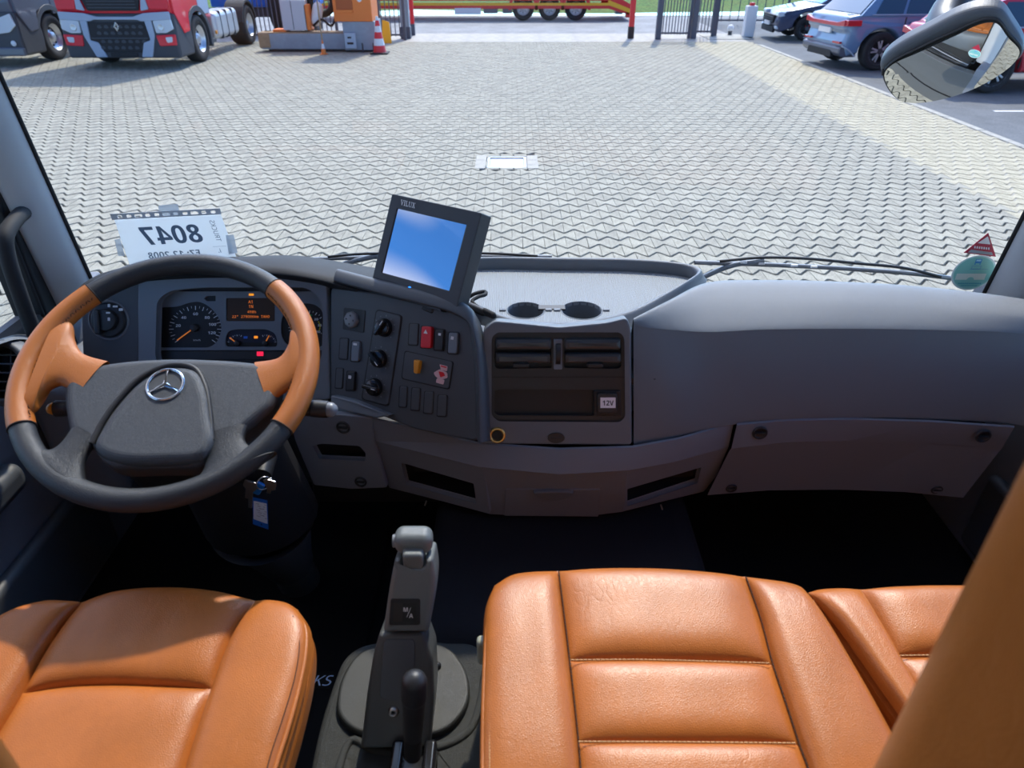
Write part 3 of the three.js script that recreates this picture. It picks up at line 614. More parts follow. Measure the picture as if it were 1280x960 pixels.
  screw(gf, 950, 541, 0.0135, gb, 'latch'); screw(gf, 1229, 545, 0.0135, gb, 'latch');
  const gl = Frame.three(PY(912, 611, -0.93), PY(1168, 612, -0.93), PY(914, 563, -0.812));
  screw(gl, 914, 610, 0.011, gb, 'lower_fastener'); screw(gl, 1171, 612, 0.011, gb, 'lower_fastener');
  mesh('glovebox_body', rb(0.3, -0.95, -1.36, 0.92, -0.77, -1.1, 0.01), M.black, dash);
}
// --- side vent at the left end
{
  const f = Frame.three(PX(0, 462, -0.905), PX(30, 462, -0.86), PX(0, 440, -0.905)), p = f.hit(0, 466);
  const v = mesh('side_vent', [turned(f, [[0.046, -0.03], [0.046, 0.002], [0.05, 0.006], [0.058, 0.003], [0.062, -0.02]], p[0], p[1])], M.panel, dash, 'round air vent at the left end');
  for (let i = -2; i <= 2; i++) { const h = 0.016 * i, w = Math.sqrt(Math.max(0, 0.045 ** 2 - h * h)); mesh('vent_blade', frameBlock(f, p[0] - w, p[1] + h - 0.0018, -0.014, p[0] + w, p[1] + h + 0.0018, -0.002, 0.001), M.blackSatin, v); }
  for (const h of [-0.015, 0.015]) mesh('vent_vane', frameBlock(f, p[0] + h - 0.0015, p[1] - 0.04, -0.02, p[0] + h + 0.0015, p[1] + 0.04, -0.006, 0.001), M.blackSatin, v);
  mesh('vent_cup', turned(f, [[0, -0.03], [0.046, -0.03]], p[0], p[1]), M.black, v);
  const rows = [[[-14, 452], [-10, 436], [6, 428], [24, 424], [40, 427], [46, 436]], [[-14, 446], [-10, 430], [8, 421], [26, 418], [44, 422], [52, 432]]].map((r, j) => r.map(([u, w]) => PX(u, w, -0.9 + 0.0 * j + (j ? -0.03 : 0.02))));
  mesh('end_hood', [surface([rows[0], rows[1], rows[1].map((q) => q.clone().add(vec(-0.03, -0.08, -0.12)))], 4, 5)], M.dash, dash);
  mesh('end_cap', rb(-0.93, -0.98, -1.38, -0.8, -0.7, -1.1, 0.03), M.dashLow, dash);
}
settle(dash);
// ---------------------------------------------------------------- steering wheel and column
const WC = W(-0.52, -0.5405, -0.903), wy = R(5), we = R(62);
const WF = new Frame(WC, vec(Math.cos(wy), 0, -Math.sin(wy)), vec(-Math.sin(we) * Math.sin(wy), Math.cos(we), -Math.sin(we) * Math.cos(wy)));
{
  const t = thing('steering_wheel', 'large four-spoke steering wheel in black and tan leather with a star emblem', 'steering wheel');
  const ang = (u, v) => { const [x, y] = WF.hit(u, v); return Math.atan2(y, x); };
  let aTL = ang(106, 356), aTR = ang(350, 356), aBR = ang(364, 540), aBL = ang(16, 540); const T2 = Math.PI * 2;
  if (aTL < 0) aTL += T2; if (aBL < aTL) aBL += T2; if (aBR > 0) aBR -= T2;
  const RR = 0.207, arc = (a0, a1, r, z = 0) => { const p = []; for (let i = 0; i <= 24; i++) { const a = a0 + (a1 - a0) * i / 24; p.push(WF.pt(Math.cos(a) * RR, Math.sin(a) * RR, z)); } return tube(p, r, 60, 20); };
  mesh('rim', arc(aTR, aTL, 0.0168), M.blackLeather, t, 'black leather upper rim');
  mesh('rim', arc(aBL, aBR + T2, 0.0168), M.blackLeather, t, 'black leather lower rim');
  const gl = mesh('grip', arc(aTL, aBL, 0.0182), M.tanRim, t, 'tan leather left grip');
  const gr = mesh('grip', arc(aBR, aTR, 0.0182), M.tanRim, t, 'tan leather right grip');
  for (const a of [aTL, aBL, aBR, aTR]) { const g = new THREE.TorusGeometry(0.0178, 0.0012, 8, 28); g.rotateX(Math.PI / 2); g.translate(RR, 0, 0); g.rotateZ(a); g.applyMatrix4(WF.m); mesh('seam', g, M.threadDark, t); }
  // cross stitches along the inside of the grips
  const st = (a0, a1) => { const l = []; for (let i = 0; i < 46; i++) { const a = a0 + (a1 - a0) * (i + 0.5) / 46, k = i % 2 ? 0.0022 : -0.0022, r = RR - 0.0165; l.push(capsule(WF.pt(Math.cos(a - 0.006) * r, Math.sin(a - 0.006) * r, 0.0085 - k), WF.pt(Math.cos(a + 0.006) * r, Math.sin(a + 0.006) * r, 0.0085 + k), 0.0006, 5)); } return l; };
  tag(mesh('stitching', st(aTL + 0.03, aBL - 0.03), M.threadDark, gl), null, null, null, 'stuff'); tag(mesh('stitching', st(aBR + 0.03, aTR - 0.03), M.threadDark, gr), null, null, null, 'stuff');
  // spokes: swept from the rim to the hub between two edge lines, an oval in section
  const spoke = (ea, eb, t0, t1, z0, z1, m, label) => {
    const cA = new THREE.CatmullRomCurve3(WF.px(ea).map(([x, y]) => vec(x, y, 0)), false, 'centripetal').getSpacedPoints(20), cB = new THREE.CatmullRomCurve3(WF.px(eb).map(([x, y]) => vec(x, y, 0)), false, 'centripetal').getSpacedPoints(20), rows = [];
    const cross = (cB[10].x - cA[10].x) * (cA[20].y - cA[0].y) - (cB[10].y - cA[10].y) * (cA[20].x - cA[0].x);
    for (let i = 0; i <= 20; i++) {
      const k = i / 20, e = k * k * (3 - 2 * k), r = [], th = t0 + (t1 - t0) * e, zc = z0 + (z1 - z0) * e;
      for (let j = 0; j <= 28; j++) { const a = -j / 28 * Math.PI * 2 * Math.sign(cross), q = Math.cos(a), w = Math.sign(q) * Math.abs(q) ** 0.8, h = Math.sign(Math.sin(a)) * Math.abs(Math.sin(a)) ** 0.8; const p = cA[i].clone().lerp(cB[i], 0.5 + 0.5 * w); r.push(WF.pt(p.x, p.y, zc + th * h)); }
      rows.push(r);
    }
    return mesh('spoke', gridGeo(rows), m, t, label);
  };
  spoke([[76, 399], [90, 405], [93, 424], [104, 442], [136, 452]], [[28, 524], [44, 514], [49, 500], [60, 487], [75, 481], [98, 498]], 0.0145, 0.011, 0.001, -0.002, M.tanRim, 'tan leather left spoke');
  spoke([[388, 402], [366, 412], [362, 430], [350, 447], [318, 453]], [[384, 474], [366, 484], [356, 490], [349, 494], [336, 506]], 0.0145, 0.011, 0.001, -0.002, M.tanRim, 'tan leather right spoke');
  spoke([[30, 560], [50, 561], [64, 563], [76, 556], [92, 534]], [[128, 634], [114, 618], [107, 600], [106, 578], [124, 548]], 0.0155, 0.009, 0.0, 0.0, M.blackLeather, 'black lower left spoke');
  spoke([[346, 566], [326, 562], [311, 557], [306, 548], [312, 530]], [[220, 626], [238, 608], [253, 592], [260, 568], [258, 545]], 0.0155, 0.009, 0.0, 0.0, M.blackLeather, 'black lower right spoke');
  const HZ = 0.004;
  const hub = mesh('hub_pad', plate(WF, roundShape(WF.px([[84, 462, 0.03], [150, 450, 0.05], [220, 446, 0.05], [290, 449, 0.05], [336, 454, 0.02], [350, 478, 0.02], [344, 506, 0.03], [318, 528, 0.02], [296, 546, 0.02], [270, 551, 0.01], [258, 582, 0.02], [134, 584, 0.02], [112, 556, 0.01], [86, 542, 0.01], [78, 500, 0.03]], HZ)), 0.05, HZ + 0.004, 0.014, [], 6), M.hub, t, 'grained black hub pad');
  const pad = mesh('airbag_cover', plate(WF, splineShape(WF.px([[117, 556], [130, 530], [150, 502], [178, 474], [212, 459], [243, 462], [257, 484], [263, 518], [266, 552], [252, 572], [205, 578], [150, 577], [124, 568]], HZ + 0.01), THREE.Shape, 80), 0.03, HZ + 0.014, 0.013, [], 6), M.hub, t, 'raised black airbag cover');
  mesh('groove_shadow', tube([[117, 556], [130, 530], [150, 502], [178, 474], [212, 459], [243, 462], [257, 484], [263, 518], [266, 552]].map(([u, v]) => { const q = WF.hit(u, v, HZ); return WF.pt(q[0], q[1], HZ + 0.0035); }), 0.005, 60, 8), M.black, hub);  // black tube drawn as the shadow line round the cover
  const e = WF.hit(207, 481, HZ + 0.014), EF = WF.shift(HZ + 0.0138), em = new THREE.TorusGeometry(0.0255, 0.0021, 10, 48); em.translate(e[0], e[1], 0.001); em.applyMatrix4(EF.m);
  const emb = mesh('emblem', em, M.chrome, pad, 'chrome ring emblem with a three-pointed star');
  { const p = []; for (let i = 0; i < 6; i++) { const a = Math.PI / 2 + i * Math.PI / 3, r = i % 2 ? 0.0042 : 0.025; p.push([e[0] + Math.cos(a) * r, e[1] + Math.sin(a) * r]); } emb.geometry = boxUV(join([emb.geometry, plate(EF, roundShape(p, 0.0003), 0.004, 0.003, 0.0018)])); }
  settle(t);
  // column, boot, stalks, ignition
  const c = thing('steering_column', 'black steering column with ribbed boot and control stalks', 'steering column');
  const CFm = new Frame(WF.pt(0, 0, 0), WF.ex, WF.ey);
  mesh('shroud', frameBlock(CFm, -0.1, -0.12, -0.2, 0.11, 0.02, -0.06, 0.03, 4), M.black, c);
  const stalk = (pa, pb, dz, name, label) => { const f = WF.shift(dz), a = f.hit(...pa), b = f.hit(...pb); return [f.pt(...a), f.pt(...b)]; };
  {
    const [a, b] = stalk([65, 511], [122, 509], -0.028), d = b.clone().sub(a).normalize();
    const s = mesh('stalk', [rod(a.clone().addScaledVector(d, 0.006), a.clone().addScaledVector(d, 0.024), 0.0125), rod(a.clone().addScaledVector(d, 0.025), b, 0.0135, 0.012)], M.blackSatin, c, 'black left stalk');
    mesh('stalk_tip', capsule(a.clone().addScaledVector(d, 0.002), a.clone().addScaledVector(d, 0.008), 0.0095), M.amber, s, 'orange stalk tip');
    const [a2, b2] = stalk([413, 512], [350, 508], -0.035), d2 = b2.clone().sub(a2).normalize();
    const s2 = mesh('stalk', [rod(a2.clone().addScaledVector(d2, 0.03), b2, 0.0125, 0.014), rod(a2.clone().addScaledVector(d2, 0.004), a2.clone().addScaledVector(d2, 0.028), 0.0135)], M.blackSatin, c, 'black right stalk');
    mesh('stalk_tip', capsule(a2, a2.clone().addScaledVector(d2, 0.006), 0.0115), M.knobGrey, s2);
  }
  const f0 = PZ(328, 645, -1.0), f1 = vec(f0.x + 0.0, 2.3 - 1.215, -1.1), up = f0.clone().sub(f1).normalize(), H = f0.distanceTo(f1), prof = [[0.045, 0]];
  for (let i = 0; i <= 24; i++) { const k = i / 24; prof.push([0.045 + 0.04 * k ** 1.2 + (i % 2 ? 0.005 : -0.002), H * (0.3 + 0.66 * k)]); }
  prof.push([0.096, H * 0.98], [0.102, H]);
  const flip = new Frame(f1, vec(1, 0, 0), up.clone().cross(vec(1, 0, 0)));
  mesh('ribbed_boot', turned(flip, prof, 0, 0, 0, 40), M.panel, c, 'ribbed black rubber boot');
  const hs = WF.pt(0.03, -0.02, -0.12), rows = [];
  for (let k = 0; k <= 8; k++) { const q = f0.clone().lerp(hs, k / 8), r = []; for (let i = 0; i <= 20; i++) { const a2 = -i / 20 * Math.PI * 2; r.push(q.clone().add(vec(Math.cos(a2) * (0.105 - 0.01 * k / 8), 0, Math.sin(a2) * (0.105 - 0.02 * k / 8)))); } rows.push(r); }
  mesh('column_cover', gridGeo(rows), M.black, c);
  const ig = PZ(327, 594, -0.885);
  mesh('ignition_lock', rod(ig.clone().add(vec(0, 0.01, -0.04)), ig, 0.016), M.blackSatin, c);
  settle(c);
  // keys
  const k = thing('key_bunch', 'bunch of keys with a blue and white paper tag below the steering wheel', 'keys');
  const Z = -0.87, K = (u, v, dz = 0) => PZ(u, v, Z + dz);
  mesh('key_ring', (() => { const g = new THREE.TorusGeometry(0.012, 0.001, 6, 28); g.rotateY(0.6); const q = K(330, 604); g.translate(q.x, q.y, q.z); return g; })(), M.steel, k);
  const keyAt = (u0, v0, u1, v1, dz) => { const a = K(u0, v0, dz), b = K(u1, v1, dz), d = b.clone().sub(a); const f = new Frame(a, d, vec(d.y, -d.x, 0)), L = d.length(); return mesh('key', [plate(f, roundShape([[0, -0.007], [0.012, -0.009], [0.019, -0.005], [0.019, -0.003], [L, -0.003], [L, 0.003], [0.019, 0.004], [0.012, 0.009], [0, 0.007]], 0.002), 0.0022, 0, 0.0004)], M.steel, k); };
  keyAt(315, 602, 313, 634, 0.004); keyAt(334, 598, 343, 612, 0.008); keyAt(340, 600, 336, 616, 0.012); keyAt(312, 600, 309, 622, -0.004);
  mesh('key_fob', plate(Frame.three(K(322, 612, 0.002), K(332, 616, 0.002), K(320, 594, 0.002)), roundShape([[-0.008, -0.012], [0.006, -0.012], [0.008, 0.012], [-0.006, 0.014]], 0.003), 0.006, 0, 0.0015), mat({ color: lin(0.01, 0.16, 0.55), roughness: 0.35 }), k, 'blue key fob');
  const tt = canvasTex(128, 256, (g, w, h) => { g.fillStyle = '#1668c8'; g.fillRect(0, 0, w, h); g.fillStyle = '#d6e6f6'; g.fillRect(6, 26, w - 12, h - 78); g.fillStyle = '#3a4f72'; for (let i = 0; i < 7; i++) { g.fillRect(w - 28 - (i % 3) * 10, 40 + i * 20, 18, 3); g.fillRect(24 + (i * 13) % 34, 44 + i * 19, 30, 3); } g.fillStyle = '#0a2c5a'; g.beginPath(); g.arc(w * 0.55, h - 26, 7, 0, 7); g.fill(); });
  const tl = [K(316, 622), K(334, 626), K(335.5, 662), K(316, 655)];
  mesh('key_tag', sheet(tl[3], tl[2], tl[1], tl[0], 0.0012), printed(tt), k, 'blue and white paper key tag');
  settle(k);
}
// ---------------------------------------------------------------- monitor
{
  const t = thing('monitor', 'black dash monitor with a bright sky-reflecting screen, tilted to the driver', 'monitor');
  const BL = PY(464, 353, -0.53), BR = PY(571, 385, -0.53), TL = at(490, 242, 1.28), f = Frame.three(BL, BR, TL);
  const P = (u, v, z = 0) => f.hit(u, v, z), face = [[464, 353], [571, 385], [602, 266], [490, 242]];
  const scr = [[477, 340.5], [561.5, 363.5], [583, 281], [496.5, 260.5]];
  mesh('housing', pxPlate(f, face, 0.034, 0, 0.003, 0.0015, [hole(f, scr, 0.002)]), M.housing, t);
  const [s0, s1, s2, s3] = scr.map(([u, v]) => f.pt(...f.hit(u, v, -0.002), -0.002));
  const sm = mat({ color: lin(0.62, 0.69, 0.74), metalness: 1, roughness: 0.025 }); 
  mesh('screen', sheet(s0, s1, s2, s3, 0.001), sm, t, 'glossy monitor screen mirroring blue sky');
  const tx = canvasTex(256, 64, (g, w, h) => { g.fillStyle = '#3a3c40'; g.fillRect(0, 0, w, h); g.fillStyle = '#ffffff'; g.font = '60px serif'; g.textAlign = 'center'; g.textBaseline = 'middle'; g.fillText('VILUX', w / 2, h / 2 + 3, w - 8); });
  const c = (u, v) => f.pt(...f.hit(u, v, 0.0004), 0.0004);
  mesh('lettering', sheet(c(496.5, 256.5), c(522, 262.5), c(523.5, 253), c(498, 246.5)), printed(tx), t);
  const b = f.hit(512, 360.5);
  mesh('power_light', turned(f, [[0, 0.0025], [0.003, 0.002], [0.0034, 0]], b[0], b[1]), mat({ color: lin(0.02, 0.2, 1), emissive: lin(0.02, 0.25, 1), emissiveIntensity: 3 }), t, 'small blue power light');
  const b2 = f.hit(516.5, 364); mesh('power_button', turned(f, [[0, 0.0012], [0.0018, 0.001], [0.002, 0]], b2[0], b2[1]), M.black, t);
  const sx = f.hit(520, 365);
  mesh('foot', [frameBlock(f, sx[0] - 0.04, sx[1] - 0.03, -0.03, sx[0] + 0.04, sx[1] + 0.01, -0.008, 0.004)], M.black, t);
  mesh('base_plate', pxPlate(f, [[496, 364], [548, 380], [552, 390], [500, 374]], 0.02, 0.003, 0.002, 0.001), M.blackSatin, t);
  settle(t);
  const cb = thing('cable', 'black looped cable on the dash behind the monitor', 'cable');
  const Y = -0.552;
  mesh('loop', tube([PY(580, 372, Y), PY(586, 382, Y), PY(594, 387, Y + 0.004), PY(606, 392, Y), PY(618, 396, Y + 0.004), PY(612, 390, Y), PY(598, 384, Y + 0.006), PY(590, 377, Y + 0.012), PY(598, 371, Y + 0.014), PY(607, 368, Y + 0.012), PY(606, 364.5, Y + 0.012), PY(594, 367, Y + 0.012), PY(585, 372, Y + 0.006)], 0.0036, 90, 8), M.rubber, cb);
  mesh('connector', capsule(PY(588, 383, Y + 0.006), PY(604, 390, Y + 0.006), 0.0075), M.black, cb);
  mesh('plug', capsule(PY(606, 389, Y + 0.008), PY(616, 394, Y + 0.006), 0.0062), M.rubber, cb);
  settle(cb);
}
// ---------------------------------------------------------------- sign in the windscreen, stickers
{
  const t = thing('price_sign', 'white paper sign in a clear sleeve taped inside the windscreen, lettering reversed', 'sign');
  const Z = -1.372, q = (u, v, d = 0) => PZ(u, v, Z + d);
  const tx = canvasTex(1024, 512, (g, w, h) => {
    g.fillStyle = '#f2f6f8'; g.fillRect(0, 0, w, h); g.translate(w, 0); g.scale(-1, 1);
    g.fillStyle = '#46566b'; g.font = 'bold 270px sans-serif'; g.textBaseline = 'middle'; g.textAlign = 'center'; g.fillText('8047', w * 0.53, 190, 620);
    g.fillStyle = '#6b7886'; g.font = 'bold 96px sans-serif'; g.fillText('EZ: 12.2008', w * 0.56, 400, 520);
    g.save(); g.translate(110, 200); g.rotate(-Math.PI / 2); g.fillStyle = '#5d6a77'; g.font = '66px sans-serif'; g.fillText('TRUCKS', 30, 0, 260); g.restore();
    g.fillStyle = '#8896a2'; g.fillRect(60, 340, 130, 3); g.font = 'bold 60px sans-serif'; g.fillText('i.', 140, 390);
  });
  const m = printed(tx, { roughness: 0.7 }); const pm = new THREE.MeshPhysicalMaterial({ map: tx, roughness: 0.7, transmission: 0.6, thickness: 0 }); pm.userData.keepUV = true;
  mesh('paper', sheet(q(163, 334), q(297, 326), q(276, 268), q(143, 275), 0.0005), pm, t);
  mesh('hole_strip', (() => {
    const f = Frame.three(q(140, 275, 0.001), q(277, 268, 0.001), q(138, 266, 0.001)), L = f.px([[277, 268]])[0][0], holes = [];
    for (let i = 0; i < 11; i++) { const p = new THREE.Path(); const x = L * (0.08 + 0.085 * i), w = i % 3 === 2 ? 0.008 : 0.005; holes.push(rectShape(x - w, 0.003, x + w, 0.009, 0.003, THREE.Path)); }
    return plate(f, rectShape(0, 0, L, 0.0125, 0.001), 0.0006, 0, 0, holes);
  })(), M.white, t, 'white punched filing strip');
  const tape = phys({ color: lin(0.8, 0.84, 0.88), roughness: 0.3, transmission: 0.6, thickness: 0 });
  const tp = (a) => mesh('tape', pxPlate(new Frame(W(0, 0, Z + 0.0006), vec(1, 0, 0), vec(0, 1, 0)), a, 0.0003, 0, 0.001, 0), tape, t);
  tp([[198, 257], [222, 255], [226, 270], [199, 271]]); tp([[282, 294], [292, 293], [297, 316], [286, 318]]); tp([[143, 300], [150, 298], [156, 320], [148, 320]]);
  settle(t);
  const Zs = -1.398, s = (u, v) => PZ(u, v, Zs);
  const fs = new Frame(W(0.85, -0.5, Zs), vec(1, 0, 0), vec(0, 1, 0));
  const tri = thing('triangle_sticker', 'red bordered triangular warning sticker on the windscreen', 'sticker');
  mesh('border', pxPlate(fs, [[1204.5, 316], [1235.5, 291], [1245, 321]], 0.0008, 0, 0.001, 0), mat({ color: lin(0.4, 0.02, 0.05), roughness: 0.4 }), tri);
  mesh('field', pxPlate(fs, [[1222, 304], [1235, 295.5], [1238, 305.5]], 0.0004, 0.0004, 0.0008, 0), M.plate, tri);
  mesh('field', pxPlate(fs, [[1210, 315.5], [1214, 312], [1240, 315.5], [1241, 319]], 0.0004, 0.0004, 0.0008, 0), mat({ color: lin(0.3, 0.34, 0.38), roughness: 0.4 }), tri);
  { const l = []; for (let i = 0; i < 7; i++) l.push(pxPlate(fs, [[1218 + i * 2.9, 307.6 + i * 0.3], [1219.6 + i * 2.9, 307.7 + i * 0.3], [1219.4 + i * 2.9, 310.5 + i * 0.3], [1217.8 + i * 2.9, 310.4 + i * 0.3]], 0.0003, 0.0006, 0, 0)); mesh('small_print', l, M.white, tri); }
  settle(tri);
  const rd = thing('round_sticker', 'round turquoise badge sticker with a pale blank field on the windscreen', 'sticker');
  const tx2 = canvasTex(256, 256, (g, w) => {
    g.fillStyle = '#7fc0b9'; g.fillRect(0, 0, w, w); g.strokeStyle = '#b9dcd8'; g.lineWidth = 8; g.beginPath(); g.arc(128, 128, 122, 0, 7); g.stroke();
    g.fillStyle = '#2f86c8'; g.fillRect(112, 26, 38, 30); g.fillStyle = '#a7d8ea'; g.fillRect(117, 30, 28, 12); g.fillStyle = '#2f86c8'; g.fillRect(112, 58, 8, 8); g.fillRect(142, 58, 8, 8);
    g.strokeStyle = '#5f93b8'; g.lineWidth = 3; g.strokeRect(104, 76, 54, 22); g.fillStyle = '#5f93b8'; g.fillRect(96, 100, 110, 3);
    g.fillStyle = '#cfd8d0'; g.fillRect(28, 134, 180, 46); g.fillStyle = '#7fc0b9'; g.beginPath(); g.arc(122, 182, 22, Math.PI, 0); g.fill();
    g.fillStyle = '#2390a4'; for (let i = 0; i < 11; i++) g.fillRect(58 + i * 13, 204, 9, 9); g.fillRect(78, 222, 100, 5);
  });
  const cc = fs.hit(1217, 341), rr0 = 0.0455, disc = new THREE.CircleGeometry(rr0, 48); disc.scale(1, 0.86, 1); disc.translate(cc[0], cc[1], 0.0004); disc.applyMatrix4(fs.m);
  mesh('print', disc, printed(tx2, { roughness: 0.4 }), rd);
  const ring = new THREE.TorusGeometry(rr0, 0.0012, 6, 48); ring.scale(1, 0.86, 0.5); ring.translate(cc[0], cc[1], 0); ring.applyMatrix4(fs.m); mesh('edge', ring, M.plate, rd);
  settle(rd);
}
// ---------------------------------------------------------------- wipers outside the glass
{
  const Z = -1.475, q = (u, v, d = 0) => PZ(u, v, Z + d);
  const l = thing('wiper', 'grey windscreen wiper outside, left, passing behind the monitor', 'wiper');
  mesh('blade', [tube([q(378, 324.5), q(470, 321.5), q(600, 320.5), q(690, 321)], 0.0045, 30, 6)], M.knobGrey, l);
  mesh('frame', tube([q(410, 321, 0.01), q(450, 317.5, 0.012), q(560, 316.5, 0.012), q(620, 317, 0.012), q(672, 320, 0.01)], 0.003, 30, 6), M.black, l);
  mesh('arm', tube([q(405, 341, -0.005), q(420, 334, 0), q(444, 326, 0.006), q(480, 318, 0.012)], 0.006, 20, 6), M.bezel, l);
  settle(l);
  const r = thing('wiper', 'grey windscreen wiper outside, right, above the passenger fascia', 'wiper');
  mesh('blade', tube([q(868, 328), q(960, 331), q(1060, 336), q(1140, 342), q(1192, 348)], 0.005, 40, 6), M.knobGrey, r);
  mesh('frame', tube([q(900, 326.5, 0.01), q(950, 322, 0.012), q(1005, 323, 0.012), q(1070, 329, 0.012), q(1130, 335, 0.012), q(1176, 346, 0.01)], 0.0034, 40, 6), M.black, r);
  mesh('arm', tube([q(880, 346, -0.005), q(900, 337, 0), q(918, 331, 0.006), q(955, 326, 0.012)], 0.006, 20, 6), M.bezel, r);
  for (const u of [983, 1010, 1060, 1090]) mesh('rivet', block(q(u, 0).x, q(u, 328 + (u - 983) * 0.055, 0.016).y - 0.0025, Z + 0.012, q(u, 0).x + 0.014, q(u, 328 + (u - 983) * 0.055, 0.016).y + 0.0025, Z + 0.018, 0.001), M.white, r);
  settle(r);
}
// ---------------------------------------------------------------- front mirror
{
  const t = thing('front_mirror', 'large convex kerb mirror with black housing outside the windscreen', 'mirror');
  const o = at(1190, 72, 1.72), n = vec(-0.42, -0.34, 0.78).normalize(), ex = vec(0, 1, 0).cross(n).normalize(), f = new Frame(o, ex, n.clone().cross(ex));
  const hs = [[1099, 84], [1104, 72], [1124, 56], [1160, 37], [1200, 17], [1228, 10], [1250, 13], [1265, 32], [1279, 58], [1277, 72], [1262, 86], [1230, 106], [1195, 121], [1160, 128], [1130, 130], [1113, 116]];
  mesh('housing', plate(f, splineShape(f.px(hs), THREE.Shape, 80), 0.07, 0.004, 0.022, [], 6), M.panel, t);
  const gsh = [[1106, 92], [1116, 78], [1150, 60], [1195, 39], [1228, 25], [1246, 25], [1260, 42], [1275, 62], [1266, 77], [1232, 99], [1192, 115], [1145, 125], [1124, 122]];
  const pts = splineShape(f.px(gsh, 0.006), THREE.Shape, 64).getPoints(1), cx = pts.reduce((a, p) => a + p.x, 0) / pts.length, cy = pts.reduce((a, p) => a + p.y, 0) / pts.length, rows = [];
  for (let k = 0; k <= 14; k++) rows.push([...pts, pts[0]].map((p) => { const s = 1 - k / 14, x = cx + (p.x - cx) * s, y = cy + (p.y - cy) * s; return f.pt(x, y, 0.005 + 0.03 * (1 - ((p.x - cx) * s) ** 2 / 0.0324 - ((p.y - cy) * s) ** 2 / 0.0324 - 0)); }));
  // a spherical cap clipped by the outline
  const cap = gridGeo(rows.map((r) => r.slice().reverse()));
  mesh('mirror_glass', cap, mat({ color: lin(0.72, 0.72, 0.68), metalness: 1, roughness: 0.02 }), t, 'convex mirror glass');
  const rim = pts.map((p) => f.pt(p.x, p.y, 0.006)); mesh('rim', tube(rim, 0.005, 120, 6, true), M.black, t);
  mesh('arm', tube([f.pt(0.0, 0.02, -0.06), at(1180, 30, 1.82), at(1205, -10, 1.85), at(1260, -60, 1.8), W(1.1, 0.45, -1.4)], 0.045, 40, 14), M.blackSatin, t);
  settle(t);
}
// ---------------------------------------------------------------- seats
const leatherOff = (p) => 0.0022 * (vnoise((p.x + 3) * 0.5 % 1, (p.z + 3) * 0.5 % 1, 14) - 0.5) + 0.0012 * (vnoise((p.x + 3.1) % 1, (p.z + 3) * 0.37 % 1, 40) - 0.5);
function patch(f, front, back, left, right, H, { n = 40, p = 4.5, roll = 0.012, wr = 1 } = {}) {
  const cv = (l) => new THREE.CatmullRomCurve3(l.map(([u, v]) => { const q = f.hit(u, v); return f.pt(q[0], q[1]); }), false, 'centripetal').getSpacedPoints(n);
  const F0 = cv(front), B0 = cv(back), L0 = cv(left), R0 = cv(right), rows = [];
  for (let j = 0; j <= n; j++) {
    const r = [], t = j / n;
    for (let i = 0; i <= n; i++) {
      const s = i / n, q = F0[i].clone().multiplyScalar(1 - t).addScaledVector(B0[i], t).addScaledVector(L0[j], 1 - s).addScaledVector(R0[j], s);
      q.addScaledVector(F0[0], -(1 - s) * (1 - t)).addScaledVector(F0[n], -s * (1 - t)).addScaledVector(B0[0], -(1 - s) * t).addScaledVector(B0[n], -s * t);
      const e = (1 - Math.abs(2 * s - 1) ** p) ** 0.55, g = (1 - Math.abs(2 * t - 1) ** p) ** 0.55;
      q.addScaledVector(f.n, H * e * g + wr * e * g * leatherOff(q) - roll * 0);
      r.push(q);
    }
    rows.push(r);
  }
  return gridGeo(rows.reverse());
}
const stitchRow = (f, list, H, n, r = 0.0009) => { const c = new THREE.CatmullRomCurve3(list.map(([u, v]) => { const q = f.hit(u, v, H); return f.pt(q[0], q[1], H); })).getSpacedPoints(n * 2), l = []; for (let i = 0; i < n; i++) l.push(capsule(c[i * 2], c[i * 2].clone().lerp(c[i * 2 + 1], 1.25), r, 5)); return l; };
